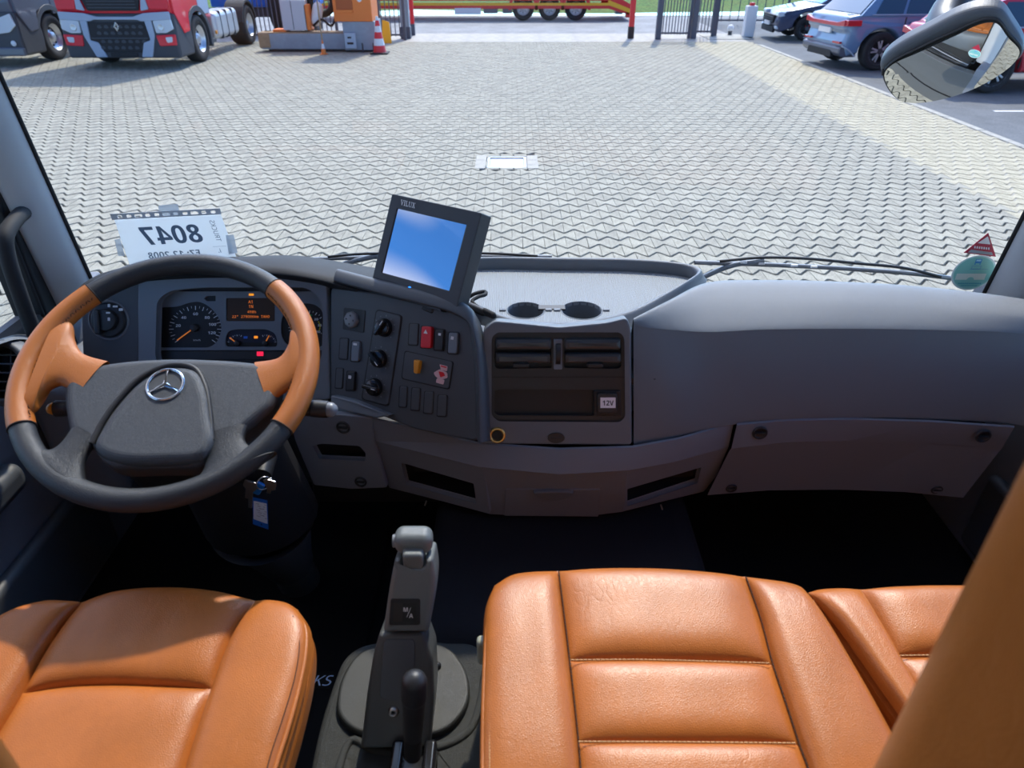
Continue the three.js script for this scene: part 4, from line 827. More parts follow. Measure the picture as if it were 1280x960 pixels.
{
  // passenger bench: two cushions
  const f = Frame.three(PY(607, 745, -0.79), PY(1010, 745, -0.79), PY(800, 600, -0.765));
  const FN = new Frame(f.o, f.ex, f.ey);
  const t = thing('passenger_seat', 'tan leather middle passenger seat cushion with stitched cross seams', 'seat');
  const s1a = [[697, 714], [704, 770], [711, 827]], s1b = [[711, 827], [717, 880], [722, 929]], s1c = [[722, 929], [725, 970], [728, 1030]];
  const s2a = [[931, 721], [950, 775], [965, 831]], s2b = [[965, 831], [983, 885], [998, 931]], s2c = [[998, 931], [1012, 970], [1026, 1030]];
  const joinL = (...k) => k.flat().filter((p, i, a) => !i || p !== a[i - 1]).filter((p, i, a) => !i || p[0] !== a[i - 1][0] || p[1] !== a[i - 1][1]);
  const S1 = joinL(s1a, s1b, s1c), S2 = joinL(s2a, s2b, s2c);
  const oL = [[618, 732], [607, 760], [603, 830], [600, 930], [600, 1030]], oR = [[1002, 734], [1030, 775], [1068, 838], [1106, 905], [1170, 1030]];
  mesh('seat_base', plate(FN, splineShape(FN.px([[622, 728], [660, 717], [800, 716], [940, 724], [992, 732], [1032, 778], [1068, 838], [1106, 905], [1170, 1026], [880, 1030], [603, 1030], [603, 930], [606, 800]]), THREE.Shape, 90), 0.13, -0.006, 0.02, [], 4), M.tan, t);
  mesh('side_bolster', patch(FN, [[618, 732], [640, 719], [664, 715], [697, 714]], [[600, 1030], [650, 1030], [728, 1030]], oL, S1, 0.022), M.tan, t, 'left seat bolster');
  mesh('seat_panel', patch(FN, [[697, 714], [760, 712], [830, 713], [931, 721]], [[711, 827], [800, 827], [965, 831]], s1a, s2a, 0.02), M.tan, t);
  mesh('seat_panel', patch(FN, [[711, 827], [800, 827], [965, 831]], [[722, 929], [850, 930], [998, 931]], s1b, s2b, 0.016), M.tan, t);
  mesh('seat_panel', patch(FN, [[722, 929], [850, 930], [998, 931]], [[728, 1030], [850, 1030], [1026, 1030]], s1c, s2c, 0.016), M.tan, t);
  mesh('side_bolster', patch(FN, [[931, 721], [955, 724], [980, 728], [1002, 734]], [[1026, 1030], [1090, 1030], [1170, 1030]], S2, oR, 0.024), M.tan, t, 'right seat bolster');
  const sm = (l, m, n, H = 0.004, r) => tag(mesh('stitching', stitchRow(FN, l, H, n, r), m, t), null, null, null, 'stuff');
  sm([[714, 825], [800, 824.5], [963, 829]], M.thread, 46, 0.010); sm([[724, 927], [850, 927.5], [996, 929]], M.thread, 46, 0.009);
  sm(joinL(S1).map(([u, v]) => [u + 1.5, v]), M.threadDark, 60, 0.003); sm(joinL(S2).map(([u, v]) => [u + 1.5, v]), M.threadDark, 60, 0.003);
  sm([[627, 738], [619, 770], [614, 830], [612, 930], [613, 1020]], M.thread, 70, 0.017, 0.0007); 
  mesh('piping', tube([[632, 728], [618, 742], [611, 770], [606.5, 830], [604, 930], [604, 1030]].map(([u, v]) => { const q = FN.hit(u, v, 0.008); return FN.pt(q[0], q[1], 0.008); }), 0.0035, 50, 8), M.tan, t);
  // cushion frame and pedestal under the seat
  const b = new THREE.Box3().setFromObject(t);
  mesh('pedestal', block(b.min.x + 0.03, 2.3 - 1.22, b.min.z + 0.06, b.max.x - 0.03, b.min.y + 0.03, b.max.z, 0.01), M.black, t);
  const back = mesh('backrest', block(0.21, 2.3 - 0.72, -0.255, 0.7, 2.3 - 0.02, -0.06, 0.05, 6), M.tan, t, 'tan leather backrest, close and out of focus');
  mesh('side_mount', PYbox(596, 792, 606, 818), mat({ color: lin(0.35, 0.36, 0.28), roughness: 0.6 }), t);
  settle(t);
  const t2 = thing('passenger_seat', 'tan leather outer passenger seat cushion at the right, partly behind the near backrest', 'seat');
  const o2 = [[1010, 741], [1050, 790], [1092, 850], [1130, 905], [1200, 1030]], c2 = [[1076, 737], [1100, 785], [1120, 822]], c2b = [[1120, 822], [1150, 880], [1225, 1030]], r2 = [[1300, 736], [1335, 790], [1362, 822]], r2b = [[1362, 822], [1400, 880], [1480, 1030]];
  mesh('seat_base', plate(FN, splineShape(FN.px([[1014, 742], [1040, 739], [1080, 738], [1300, 738], [1400, 742], [1440, 790], [1500, 880], [1560, 1030], [1205, 1030], [1132, 905], [1094, 850], [1052, 790]]), THREE.Shape, 90), 0.13, -0.006, 0.02, [], 4), M.tan, t2);
  mesh('side_bolster', patch(FN, [[1010, 741], [1025, 737], [1050, 735.5], [1076, 737]], [[1200, 1030], [1210, 1030], [1225, 1030]], o2, joinL(c2, c2b), 0.024), M.tan, t2, 'left bolster of the outer seat');
  mesh('seat_panel', patch(FN, [[1076, 737], [1150, 734.5], [1220, 734.5], [1300, 736]], [[1120, 822], [1240, 820], [1362, 822]], c2, r2, 0.02), M.tan, t2);
  mesh('seat_panel', patch(FN, [[1120, 822], [1240, 820], [1362, 822]], [[1225, 1030], [1350, 1030], [1480, 1030]], c2b, r2b, 0.018), M.tan, t2);
  mesh('side_bolster', patch(FN, [[1300, 736], [1340, 736], [1400, 742]], [[1480, 1030], [1520, 1030], [1560, 1030]], joinL(r2, r2b), [[1400, 742], [1440, 790], [1500, 880], [1560, 1030]], 0.024), M.tan, t2, 'right bolster of the outer seat');
  tag(mesh('stitching', stitchRow(FN, [[1122, 819.5], [1240, 818], [1358, 820]], 0.0075, 46), M.thread, t2), null, null, null, 'stuff');
  const b2 = new THREE.Box3().setFromObject(t2);
  mesh('pedestal', block(b2.min.x + 0.06, 2.3 - 1.22, b2.min.z + 0.06, b2.max.x - 0.05, b2.min.y + 0.03, b2.max.z, 0.01), M.black, t2);
  settle(t2);
}
function PYbox(u0, v0, u1, v1) { const a = PY(u0, v0, -0.82), b = PY(u1, v1, -0.87); return block(a.x, b.y, a.z, b.x + 0.02, a.y, b.z + 0.02, 0.006); }
{
  const f = Frame.three(PY(100, 752, -0.79), PY(320, 750, -0.79), PY(200, 640, -0.765)), t = thing('driver_seat', 'tan leather driver seat cushion with wide side bolsters behind the steering wheel', 'seat');
  const S1a = [[102, 753], [62, 808], [28, 867]], S1b = [[28, 867], [0, 915], [-20, 950], [-70, 1040]], S2a = [[320, 751], [290, 800], [266, 861]], S2b = [[266, 861], [248, 915], [234, 960], [212, 1040]];
  const oL = [[50, 756], [0, 778], [-60, 830], [-130, 930], [-200, 1040]], oR = [[372, 762], [389, 790], [388, 830], [374, 890], [356, 950], [330, 1040]];
  const Jn = (a, b) => [...a, ...b.slice(1)];
  mesh('seat_base', plate(f, splineShape(f.px([[52, 760], [104, 755], [160, 741], [210, 738], [270, 742], [322, 753], [360, 758], [382, 776], [388, 800], [384, 840], [370, 900], [352, 960], [328, 1036], [70, 1040], [-196, 1036], [-126, 930], [-56, 832], [4, 780]]), THREE.Shape, 110), 0.06, -0.006, 0.02, [], 4), M.tan, t);
  mesh('side_bolster', patch(f, [[50, 756], [70, 751.5], [86, 751], [102, 753]], [[-200, 1040], [-130, 1040], [-70, 1040]], oL, Jn(S1a, S1b), 0.026), M.tan, t, 'left seat bolster');
  mesh('seat_panel', patch(f, [[102, 753], [150, 740], [210, 735.5], [270, 740], [320, 751]], [[28, 867], [85, 859], [150, 857], [210, 859], [266, 861]], S1a, S2a, 0.02), M.tan, t);
  mesh('seat_panel', patch(f, [[28, 867], [85, 859], [150, 857], [210, 859], [266, 861]], [[-70, 1040], [70, 1040], [212, 1040]], S1b, S2b, 0.018, { wr: 2.2 }), M.tan, t);
  mesh('side_bolster', patch(f, [[320, 751], [340, 750.5], [358, 754], [372, 762]], [[212, 1040], [270, 1040], [330, 1040]], Jn(S2a, S2b), oR, 0.028), M.tan, t, 'right seat bolster');
  tag(mesh('stitching', stitchRow(f, [[366, 770], [374, 800], [370, 840], [356, 890], [338, 945], [322, 1010]], 0.022, 80, 0.0007), M.threadDark, t), null, null, null, 'stuff');
  mesh('piping', tube([[366, 764], [381, 785], [382, 815], [374, 858], [360, 910], [344, 960], [326, 1030]].map(([u, v]) => { const q = f.hit(u, v, 0.013); return f.pt(q[0], q[1], 0.013); }), 0.0035, 60, 8), M.tan, t);
  const b = new THREE.Box3().setFromObject(t);
  mesh('pedestal', block(b.min.x + 0.08, 2.3 - 1.22, b.min.z + 0.08, b.max.x - 0.08, b.min.y + 0.03, b.max.z, 0.02), M.black, t);
  mesh('backrest', block(-0.8, 2.3 - 0.74, -0.265, -0.314, 2.3 - 0.06, -0.1, 0.035, 6), M.tan, t, 'tan leather driver backrest');
  settle(t);
}
// ---------------------------------------------------------------- console, gear selector, parking brake
{
  const yc = -0.98, cf = new Frame(W(0, yc, -0.6), vec(1, 0, 0), vec(0, 0, -1)), t = thing('centre_console', 'grained dark grey console between the seats', 'console');
  mesh('tub', plate(cf, roundShape(cf.px([[432, 806, 0.06], [500, 794, 0.05], [596, 798, 0.03], [612, 830, 0.02], [625, 1040, 0.02], [372, 1040, 0.02], [398, 900, 0.06]])), 0.24, 0, 0.016, [], 4), M.console, t);
  mesh('tub_ridge', tube([[418, 1010], [424, 960], [440, 925], [470, 938], [540, 936], [585, 915], [600, 880], [606, 840]].map(([u, v]) => { const q = cf.hit(u, v); return cf.pt(q[0], q[1], 0.0); }), 0.006, 60, 8), M.console, t);
  const pod = mesh('pod_cover', plate(cf, roundShape(cf.px([[448, 812, 0.04], [500, 802, 0.03], [560, 804, 0.04], [586, 840, 0.05], [588, 880, 0.05], [560, 915, 0.06], [500, 926, 0.05], [440, 915, 0.05], [419, 892, 0.04], [424, 850, 0.06]], 0.01)), 0.02, 0.012, 0.006, [], 4), M.pod, t, 'smooth oval cover plate');
  mesh('side_screw', turned(cf, [[0, 0.008], [0.004, 0.007], [0.006, 0.003], [0.006, 0]], ...cf.hit(547, 832, 0.014), 0.012), M.blackSatin, pod);
  settle(t);
  // selector: lower housing leans forward, upper body, folding knob
  const s = thing('gear_selector', 'dark grey upright gear selector with a button marked M/A', 'gear lever');
  const LB = PY(450, 938, -0.965), RB = PY(537, 935, -0.965), LT = PY(472, 792, -0.815), lf = Frame.three(LB, RB, LT);
  mesh('lower_housing', plate(lf, roundShape(lf.px([[474, 792], [530, 791], [541, 822], [543, 870], [538, 935], [450, 938], [458, 870], [466, 820]]), 0.006), 0.075, 0, 0.007, [], 4), M.lever, s);
  mesh('inset_plate', pxPlate(lf, [[482, 799], [517, 799], [519, 806], [517, 868], [510, 876], [478, 875], [474, 868], [479, 806]], 0.003, 0.001, 0.006, 0.0008), M.panel, s);
  const bo = lf.hit(492, 889); mesh('socket_screw', turned(lf, [[0.0028, 0.002], [0.003, 0.006], [0.006, 0.0055], [0.0075, 0.002], [0.008, 0]], bo[0], bo[1]), M.steel, s); 
  const ub = PY(480, 790, -0.808), u2 = PY(535, 790, -0.808), ut = PY(498, 697, -0.7), uf = Frame.three(ub, u2, ut);
  const btn = [[491, 752], [522, 752], [522, 779], [489, 779]];
  mesh('upper_body', plate(uf, roundShape(uf.px([[494, 698, 0.012], [501, 697, 0.003], [503, 706, 0.004], [530, 706, 0.004], [532, 697, 0.003], [541, 697, 0.012], [545, 720, 0.02], [543, 750, 0.02], [536, 789, 0.006], [479, 789, 0.006], [485, 745, 0.02], [490, 716, 0.02]])), 0.06, 0.006, 0.009, [], 4), M.leverLit, s);
  mesh('button_frame', pxPlate(uf, [[488, 749], [525, 749], [525, 782], [486, 782]], 0.004, 0.0075, 0.004, 0.0015), M.black, s);
  const tx = canvasTex(192, 160, (g, w, h) => { g.fillStyle = '#0e0d0d'; g.fillRect(0, 0, w, h); g.fillStyle = '#2a211e'; g.fillRect(0, 0, w * 0.4, h); g.fillStyle = '#e9e6e6'; g.font = 'bold 52px sans-serif'; g.fillText('M', 78, 74); g.fillText('A', 132, 128); g.strokeStyle = '#e9e6e6'; g.lineWidth = 5; g.beginPath(); g.moveTo(112, 122); g.lineTo(146, 38); g.stroke(); });
  const c = (u, v) => uf.pt(...uf.hit(u, v, 0.0078), 0.0078);
  mesh('mode_button', sheet(c(491, 777), c(520, 777), c(520, 754), c(492.5, 754), 0.0005), printed(tx, { roughness: 0.35 }), s, 'black button marked M/A');
  const n1 = PY(503, 704, -0.702), n2 = PY(529, 704, -0.702), k1 = PY(497, 676, -0.688), k2 = PY(539, 676, -0.688);
  mesh('neck', block(n1.x, n1.y - 0.02, n1.z - 0.03, n2.x, k1.y, n1.z, 0.005), M.leverLit, s);
  const kn = mesh('knob', capsule(k1.clone().add(vec(0.008, 0, 0)), k2.clone().add(vec(-0.006, 0, 0)), 0.0165, 20), M.leverLit, s);
  kn.geometry = boxUV(block(k1.x - 0.004, k1.y - 0.017, k1.z - 0.02, k2.x + 0.002, k1.y + 0.016, k1.z + 0.014, 0.013, 5));
  const kb = rod(k1.clone().add(vec(-0.007, -0.004, -0.004)), k1.clone().add(vec(0, -0.004, -0.004)), 0.009); mesh('knob_button', kb, M.knobGrey, s);
  settle(s);
  const p = thing('parking_brake', 'black parking brake lever in front of the gear selector', 'lever');
  const a = PY(518, 850, -0.79), b = PY(516, 945, -0.93);
  const d = b.clone().sub(a).normalize();
  mesh('handle', [capsule(a.clone().addScaledVector(d, 0.004), a.clone().addScaledVector(d, 0.03), 0.0165, 18), rod(a.clone().addScaledVector(d, 0.028), a.clone().addScaledVector(d, 0.105), 0.0155, 0.0125, 20)], M.blackSatin, p);
  mesh('collar', rod(a.clone().addScaledVector(d, 0.106), b, 0.0125, 0.0115), M.black, p);
  const g0 = PY(488, 940, -0.945), g1 = PY(545, 940, -0.945);
  mesh('gate', [block(g0.x, 2.3 + yc - 0.01, g0.z - 0.02, g0.x + 0.018, g0.y, g0.z + 0.12, 0.006, 3), block(g1.x - 0.018, 2.3 + yc - 0.01, g0.z - 0.02, g1.x, g0.y, g0.z + 0.12, 0.006, 3), block(g0.x, 2.3 + yc - 0.01, g0.z - 0.005, g1.x, g0.y - 0.014, g0.z + 0.12, 0.004, 3)], M.gloss, p, 'glossy black lever gate');
  settle(p);
}
// ---------------------------------------------------------------- floor: engine tunnel, pedals, mat
{
  single('engine_cover', [rb(-0.16, -1.22, -1.42, 0.37, -0.965, -0.74, 0.05)], mat({ color: lin(0.003, 0.0035, 0.008), roughness: 1, bumpMap: rep(T.leather, 0.05), bumpScale: 0.001 }), 'carpeted dark blue engine cover under the centre dash', 'engine cover');
  for (const [n, l, u0, v0, u1, v1] of [['brake_pedal', 'black brake pedal deep in the driver footwell, nearer the steering boot', 376, 668, 402, 704], ['accelerator_pedal', 'black accelerator pedal deep in the footwell, nearer the centre tunnel', 436, 668, 464, 704]]) {
    const f = Frame.three(PZ(u0, v1, -1.2), PZ(u1, v1, -1.2), PZ(u0 + 4, v0, -1.26)), t = thing(n, l, 'pedal');
    mesh('pad', pxPlate(f, [[u0 + 3, v0], [u1, v0 - 2], [u1 - 3, v1], [u0, v1]], 0.014, 0, 0.006, 0.003), M.blackSatin, t);
    for (let i = 1; i < 5; i++) { const y = v0 + (v1 - v0) * i / 5; mesh('tread', pxPlate(f, [[u0 + 5, y], [u1 - 3, y - 1], [u1 - 3, y + 1.5], [u0 + 5, y + 2.5]], 0.003, 0.002, 0.001, 0.0005), M.rubber, t); }
    mesh('arm', rod(f.pt(0.02, 0.05, -0.012), f.pt(0.02, 0.12, -0.12), 0.008), M.black, t);
    settle(t);
  }
  const mt = thing('floor_mat', 'black driver floor mat printed with pale blue capital letters', 'mat');
  mesh('mat', rb(-0.92, -1.22, -1.3, -0.3, -1.212, -0.4, 0.003), M.carpet, mt);
  const tx = canvasTex(512, 128, (g, w, h) => { g.fillStyle = '#0a0a0c'; g.fillRect(0, 0, w, h); g.fillStyle = '#c4dcff'; g.font = 'italic 104px sans-serif'; g.textBaseline = 'middle'; g.scale((w - 10) / g.measureText('TRUCKS').width, 1); g.fillText('TRUCKS', 2, h / 2 + 4); });
  const f = new Frame(W(0, -1.2105, -0.9), vec(1, 0, 0), vec(0, 0, -1)), bl = f.hit(330, 861), br = f.hit(413, 861), tl = f.hit(330, 839);
  mesh('lettering', sheet(f.pt(bl[0], bl[1]), f.pt(br[0], bl[1]), f.pt(br[0], tl[1]), f.pt(bl[0], tl[1]), 0.0004), printed(tx, { roughness: 0.9 }), mt);
  settle(mt);
}
// ---------------------------------------------------------------- the yard: paving, asphalt, road, verge
const G = (u, v) => PY(u, v, -2.3);
const flat = (x0, z0, x1, z1, top, thick = 0.3) => { const g = new THREE.BoxGeometry(Math.abs(x1 - x0), thick, Math.abs(z1 - z0)); return g.translate((x0 + x1) / 2, top - thick / 2, (z0 + z1) / 2); };
const bigMap = (t, m) => rep(t, m);
const MG = {
  joint: mat({ color: lin(0.05, 0.053, 0.046), roughness: 0.95, map: bigMap(T.asphalt, 0.5) }),
  sand: mat({ color: lin(0.5, 0.48, 0.42), roughness: 0.95, map: bigMap(T.stone, 0.8) }),
  asphalt: mat({ color: lin(0.17, 0.185, 0.2), roughness: 0.9, map: bigMap(T.asphalt, 1.3) }),
  road: mat({ color: lin(0.36, 0.37, 0.38), roughness: 0.9, map: bigMap(T.asphalt, 2.3) }),
  apron: mat({ color: lin(0.58, 0.56, 0.53), roughness: 0.9, map: bigMap(T.stone, 1.1) }),
  line: mat({ color: lin(0.75, 0.75, 0.75), roughness: 0.8 }),
  grass: mat({ color: lin(0.55, 0.75, 0.5), roughness: 1, map: bigMap(T.grass, 2.5) }),
  kerb: mat({ color: lin(0.55, 0.54, 0.5), roughness: 0.9, map: bigMap(T.stone, 0.7) }),
};
const XE = 5.1, XA = 6.95, ZN = 3.2, ZE = -22.6;
structure('ground', [flat(-45, 12, 45, ZN, -0.03), flat(-45, ZN, -18.6, -25, -0.03)], MG.joint, 'plain yard ground round and under the cab');
const yard = structure('pavement', flat(-18.6, ZN, XE, ZE, -0.019), MG.joint, 'grey concrete paving of interlocking bone-shaped stones');
const pale = structure('pavement_edge', flat(XE, ZN, XA, ZE, -0.006), MG.sand, 'pale paved strip with sanded joints along the parking bays');
const bays = structure('ground', flat(XA, ZN, 45, -31, -0.01), MG.asphalt, 'asphalt of the parking bays');
structure('road', [flat(-60, ZE - 2.4, XA, -31, -0.012), flat(-60, -31, 60, -32.2, -0.012)], MG.road, 'pale asphalt road beyond the gate');
structure('apron', flat(-18.6, ZE, XA, ZE - 2.4, -0.005), MG.apron, 'bright concrete apron at the gateway');
for (const [x, z] of [[8.4, -10.7], [9.6, -10.7], [10.8, -10.7], [12, -10.7], [8.1, -12.3], [9.3, -12.3], [10.5, -12.3], [11.7, -12.3]]) mesh('bay_marking', flat(x, z, x + 0.5, z - 0.09, -0.006, 0.006), MG.line, bays);
{
  const bone = (d) => { const L = 0.1 - (d > 0.012 ? 0.0022 : 0.0008), h = 0.1, a = 0.044, e = 0.084 + d * 0.25, w = 0.016 - d * 0.25; const top = [[-L, h + a - d], [-e, h + a - d], [-w, h - a - d], [w, h - a - d], [e, h + a - d], [L, h + a - d]]; return [...top, ...top.map(([x, y]) => [-x, -y])]; };
  const o = bone(0.0095), inn = bone(0.0185), n = o.length, pos = [], nor = [], uv = [];
  const tris = THREE.ShapeUtils.triangulateShape(inn.map((p) => new V2(...p)), []);
  const put = (p, q, r) => { for (const k of [p, q, r]) pos.push(k.x, k.y, k.z); };
  const T3 = (p, y) => vec(p[0], y, p[1]);
  for (const [a, b, c] of tris) { const A0 = T3(inn[a], 0), B0 = T3(inn[b], 0), C0 = T3(inn[c], 0); const up = B0.clone().sub(A0).cross(C0.clone().sub(A0)).y > 0; up ? put(A0, B0, C0) : put(A0, C0, B0); }
  for (let i = 0; i < n; i++) { const j = (i + 1) % n, a = T3(inn[i], 0), b = T3(inn[j], 0), c = T3(o[j], -0.02), d = T3(o[i], -0.02); const nn = b.clone().sub(a).cross(c.clone().sub(a)), out = vec((o[i][0] + o[j][0]) / 2 - (inn[i][0] + inn[j][0]) / 2, 0.001, (o[i][1] + o[j][1]) / 2 - (inn[i][1] + inn[j][1]) / 2); if (nn.dot(out) > 0) { put(a, b, c); put(a, c, d); } else { put(a, c, b); put(a, d, c); } }
  const base = new THREE.BufferGeometry(); base.setAttribute('position', new THREE.Float32BufferAttribute(pos, 3)); base.computeVertexNormals();
  const variants = [0, 1, 2, 3].map((k) => { const g = base.clone(); boxUV(g); const u = g.attributes.uv; for (let i = 0; i < u.count; i++) u.setXY(i, u.getX(i) + k * 0.37, u.getY(i) + k * 0.61); return g; });
  const tones = [0.46, 0.49, 0.43, 0.47].map((k, i) => mat({ color: lin(k, k * 0.97, k * (0.82 - 0.01 * (i % 2))), roughness: 0.9, map: bigMap(T.stone, 0.9) }));
  const list = [], strip = [];
  const proj = (x, y, z) => { const dep = -SP * (y - EYE.y) - CP * z, up = CP * (y - EYE.y) - SP * z; return [640 + FOCAL * x / dep, 480 - FOCAL * up / dep, dep]; };
  const DRAIN = { x0: -0.45, x1: 0.32, z0: -9.36, z1: -8.7 };
  for (let r = 0; ; r++) {
    const z = ZN - 0.15 - r * 0.2; if (z < ZE + 0.05) break;
    for (let i = -93; i < 36; i++) {
      const x = i * 0.2 + (r % 2 ? 0.1 : 0); if (x > XA - 0.05) continue;
      if (x > XE) { if (z < -2) strip.push({ x, z }); continue; }
      if (x - 0.1 > DRAIN.x0 - 0.02 && x + 0.1 < DRAIN.x1 + 0.02 && z > DRAIN.z0 - 0.02 && z < DRAIN.z1 + 0.08) continue;
      const [u, v, d] = proj(x, 0, z);
      if (z > -2.2 ? Math.abs(x) > 4.4 : (u < -260 || u > 1500) && !(z > -4 && Math.abs(x) < 4)) continue;
      list.push({ x, z, d, seen: z < -3 && u > -5 && u < 1285 && v < 338 && !(u < 105 && v > u * 2.2 + 118) });
    }
  }
  const seen = list.filter((p) => p.seen).sort((a, b) => a.d - b.d).slice(0, 300), near = new Set(seen);
  for (const p of seen) {
    const k = Math.floor(rnd() * 4), m = new THREE.Mesh(variants[k], tones[Math.floor(rnd() * 4)]);
    const c = yard.children.length; m.name = c ? 'paver_' + String(c).padStart(3, '0') : 'paver'; m.castShadow = m.receiveShadow = true;
    m.position.set(p.x + rr(-0.001, 0.001), rr(-0.0015, 0.0015), p.z + rr(-0.001, 0.001)); m.rotation.set(rr(-0.008, 0.008), rr(-0.01, 0.01), rr(-0.008, 0.008)); yard.add(m);
  }
  const inst = (items, parent, name, color, jit, lift) => {
    const im = new THREE.InstancedMesh(variants[0], color, items.length), q = new THREE.Object3D(), c = new THREE.Color();
    items.forEach((p, i) => { q.position.set(p.x, lift + rr(-0.0015, 0.0015), p.z); q.rotation.set(rr(-0.008, 0.008), (rnd() < 0.5 ? Math.PI : 0) + rr(-0.01, 0.01), rr(-0.008, 0.008)); q.updateMatrix(); im.setMatrixAt(i, q.matrix); const k = 1 + rr(-jit, jit); im.setColorAt(i, c.setRGB(k, k, k)); });
    im.name = name; im.castShadow = im.receiveShadow = true; im.userData.kind = 'stuff'; parent.add(im);
  };
  inst(list.filter((p) => !near.has(p)), yard, 'pavers', tones[0], 0.08, 0);
  inst(strip, pale, 'pavers', mat({ color: lin(0.6, 0.555, 0.42), roughness: 0.9, map: bigMap(T.stone, 0.9) }), 0.05, 0);
  // kerb stones along the bays
  for (let i = 0; i < 25; i++) mesh('kerb_stone', block(XA, -0.1, ZN - 0.01 - i * 1.0, XA + 0.12, 0.012, ZN - 0.99 - i * 1.0, 0.01, 1), MG.kerb, bays);
  const t = thing('drain', 'square yard drain with a pale metal cover between two concrete strips', 'drain');
  const cm = mat({ color: lin(0.4, 0.44, 0.52), roughness: 0.35, metalness: 0.6 });
  mesh('side_strip', block(-0.465, -0.02, -9.34, -0.33, 0.006, -8.7, 0.005, 1), MG.kerb, t); mesh('side_strip', block(0.19, -0.02, -9.34, 0.33, 0.006, -8.7, 0.005, 1), MG.kerb, t);
  mesh('frame', [block(-0.32, -0.06, -9.3, 0.185, -0.002, -9.26, 0.003, 1), block(-0.32, -0.06, -8.8, 0.185, -0.002, -8.76, 0.003, 1), block(-0.32, -0.06, -9.3, -0.285, -0.002, -8.76, 0.003, 1), block(0.15, -0.06, -9.3, 0.185, -0.002, -8.76, 0.003, 1)], M.steel, t);
  mesh('cover', block(-0.283, -0.06, -9.255, 0.148, -0.016, -8.805, 0.004, 1), cm, t);
  for (let i = 0; i < 3; i++) mesh('filler_stone', block(-0.325 + i * 0.175, -0.04, -9.43, -0.16 + i * 0.175, 0.0, -9.315, 0.006, 1), tones[1], t);
  for (let i = 0; i < 3; i++) mesh('filler_stone', block(-0.325 + i * 0.175, -0.04, -8.745, -0.16 + i * 0.175, 0.0, -8.67, 0.006, 1), tones[2], t);
  settle(t);
}
{
  const rows = []; for (let j = 0; j <= 16; j++) { const r = [], z = -32.2 - j * 2.2; for (let i = 0; i <= 60; i++) { const x = -60 + i * 2; r.push(vec(x, -0.02 + Math.min(2.6, 0.16 * j + 0.0) + 0.25 * vnoise((x + 70) / 140, (j + 1) / 18, 40), z)); } rows.push(r); }
  structure('verge', gridGeo(rows), MG.grass, 'green grass bank beyond the road');
}
// ---------------------------------------------------------------- vehicles
const CARM = {
  tyre: mat({ color: lin(0.02, 0.02, 0.022), roughness: 0.85 }), rim: mat({ color: lin(0.6, 0.62, 0.65), roughness: 0.35, metalness: 0.7 }), darkRim: mat({ color: lin(0.1, 0.11, 0.13), roughness: 0.35, metalness: 0.6 }),
  silver: mat({ color: lin(0.36, 0.43, 0.54), roughness: 0.5 }), dark: mat({ color: lin(0.05, 0.056, 0.068), roughness: 0.6 }), red: phys({ color: lin(0.72, 0.008, 0.03), roughness: 0.35, clearcoat: 0.6 }),
  grey: phys({ color: lin(0.085, 0.1, 0.14), roughness: 0.4, clearcoat: 0.4 }), lamp: phys({ color: lin(0.6, 0.66, 0.72), roughness: 0.12, clearcoat: 1 }), window: phys({ color: lin(0.03, 0.045, 0.07), roughness: 0.06, clearcoat: 1 }),
  suv: phys({ color: lin(0.12, 0.22, 0.37), roughness: 0.32, clearcoat: 1 }), navy: phys({ color: lin(0.02, 0.035, 0.09), roughness: 0.3, clearcoat: 1 }), tail: phys({ color: lin(0.5, 0.02, 0.03), roughness: 0.2, clearcoat: 1 }), tank: mat({ color: lin(0.55, 0.58, 0.62), roughness: 0.35, metalness: 0.5 }),
  amber: M.amber, black: mat({ color: lin(0.016, 0.017, 0.02), roughness: 0.7 }), blue: mat({ color: lin(0.01, 0.16, 0.62), roughness: 0.5 }), orange: mat({ color: lin(0.8, 0.2, 0.03), roughness: 0.5 }), steelGrey: mat({ color: lin(0.32, 0.38, 0.44), roughness: 0.6, map: bigMap(T.mottle, 0.9) }), rust: mat({ color: lin(0.42, 0.3, 0.18), roughness: 0.9, map: bigMap(T.mottle, 0.4) }),
  yellow: mat({ color: lin(0.85, 0.45, 0.02), roughness: 0.5 }), fence: mat({ color: lin(0.07, 0.085, 0.12), roughness: 0.5 }),
};
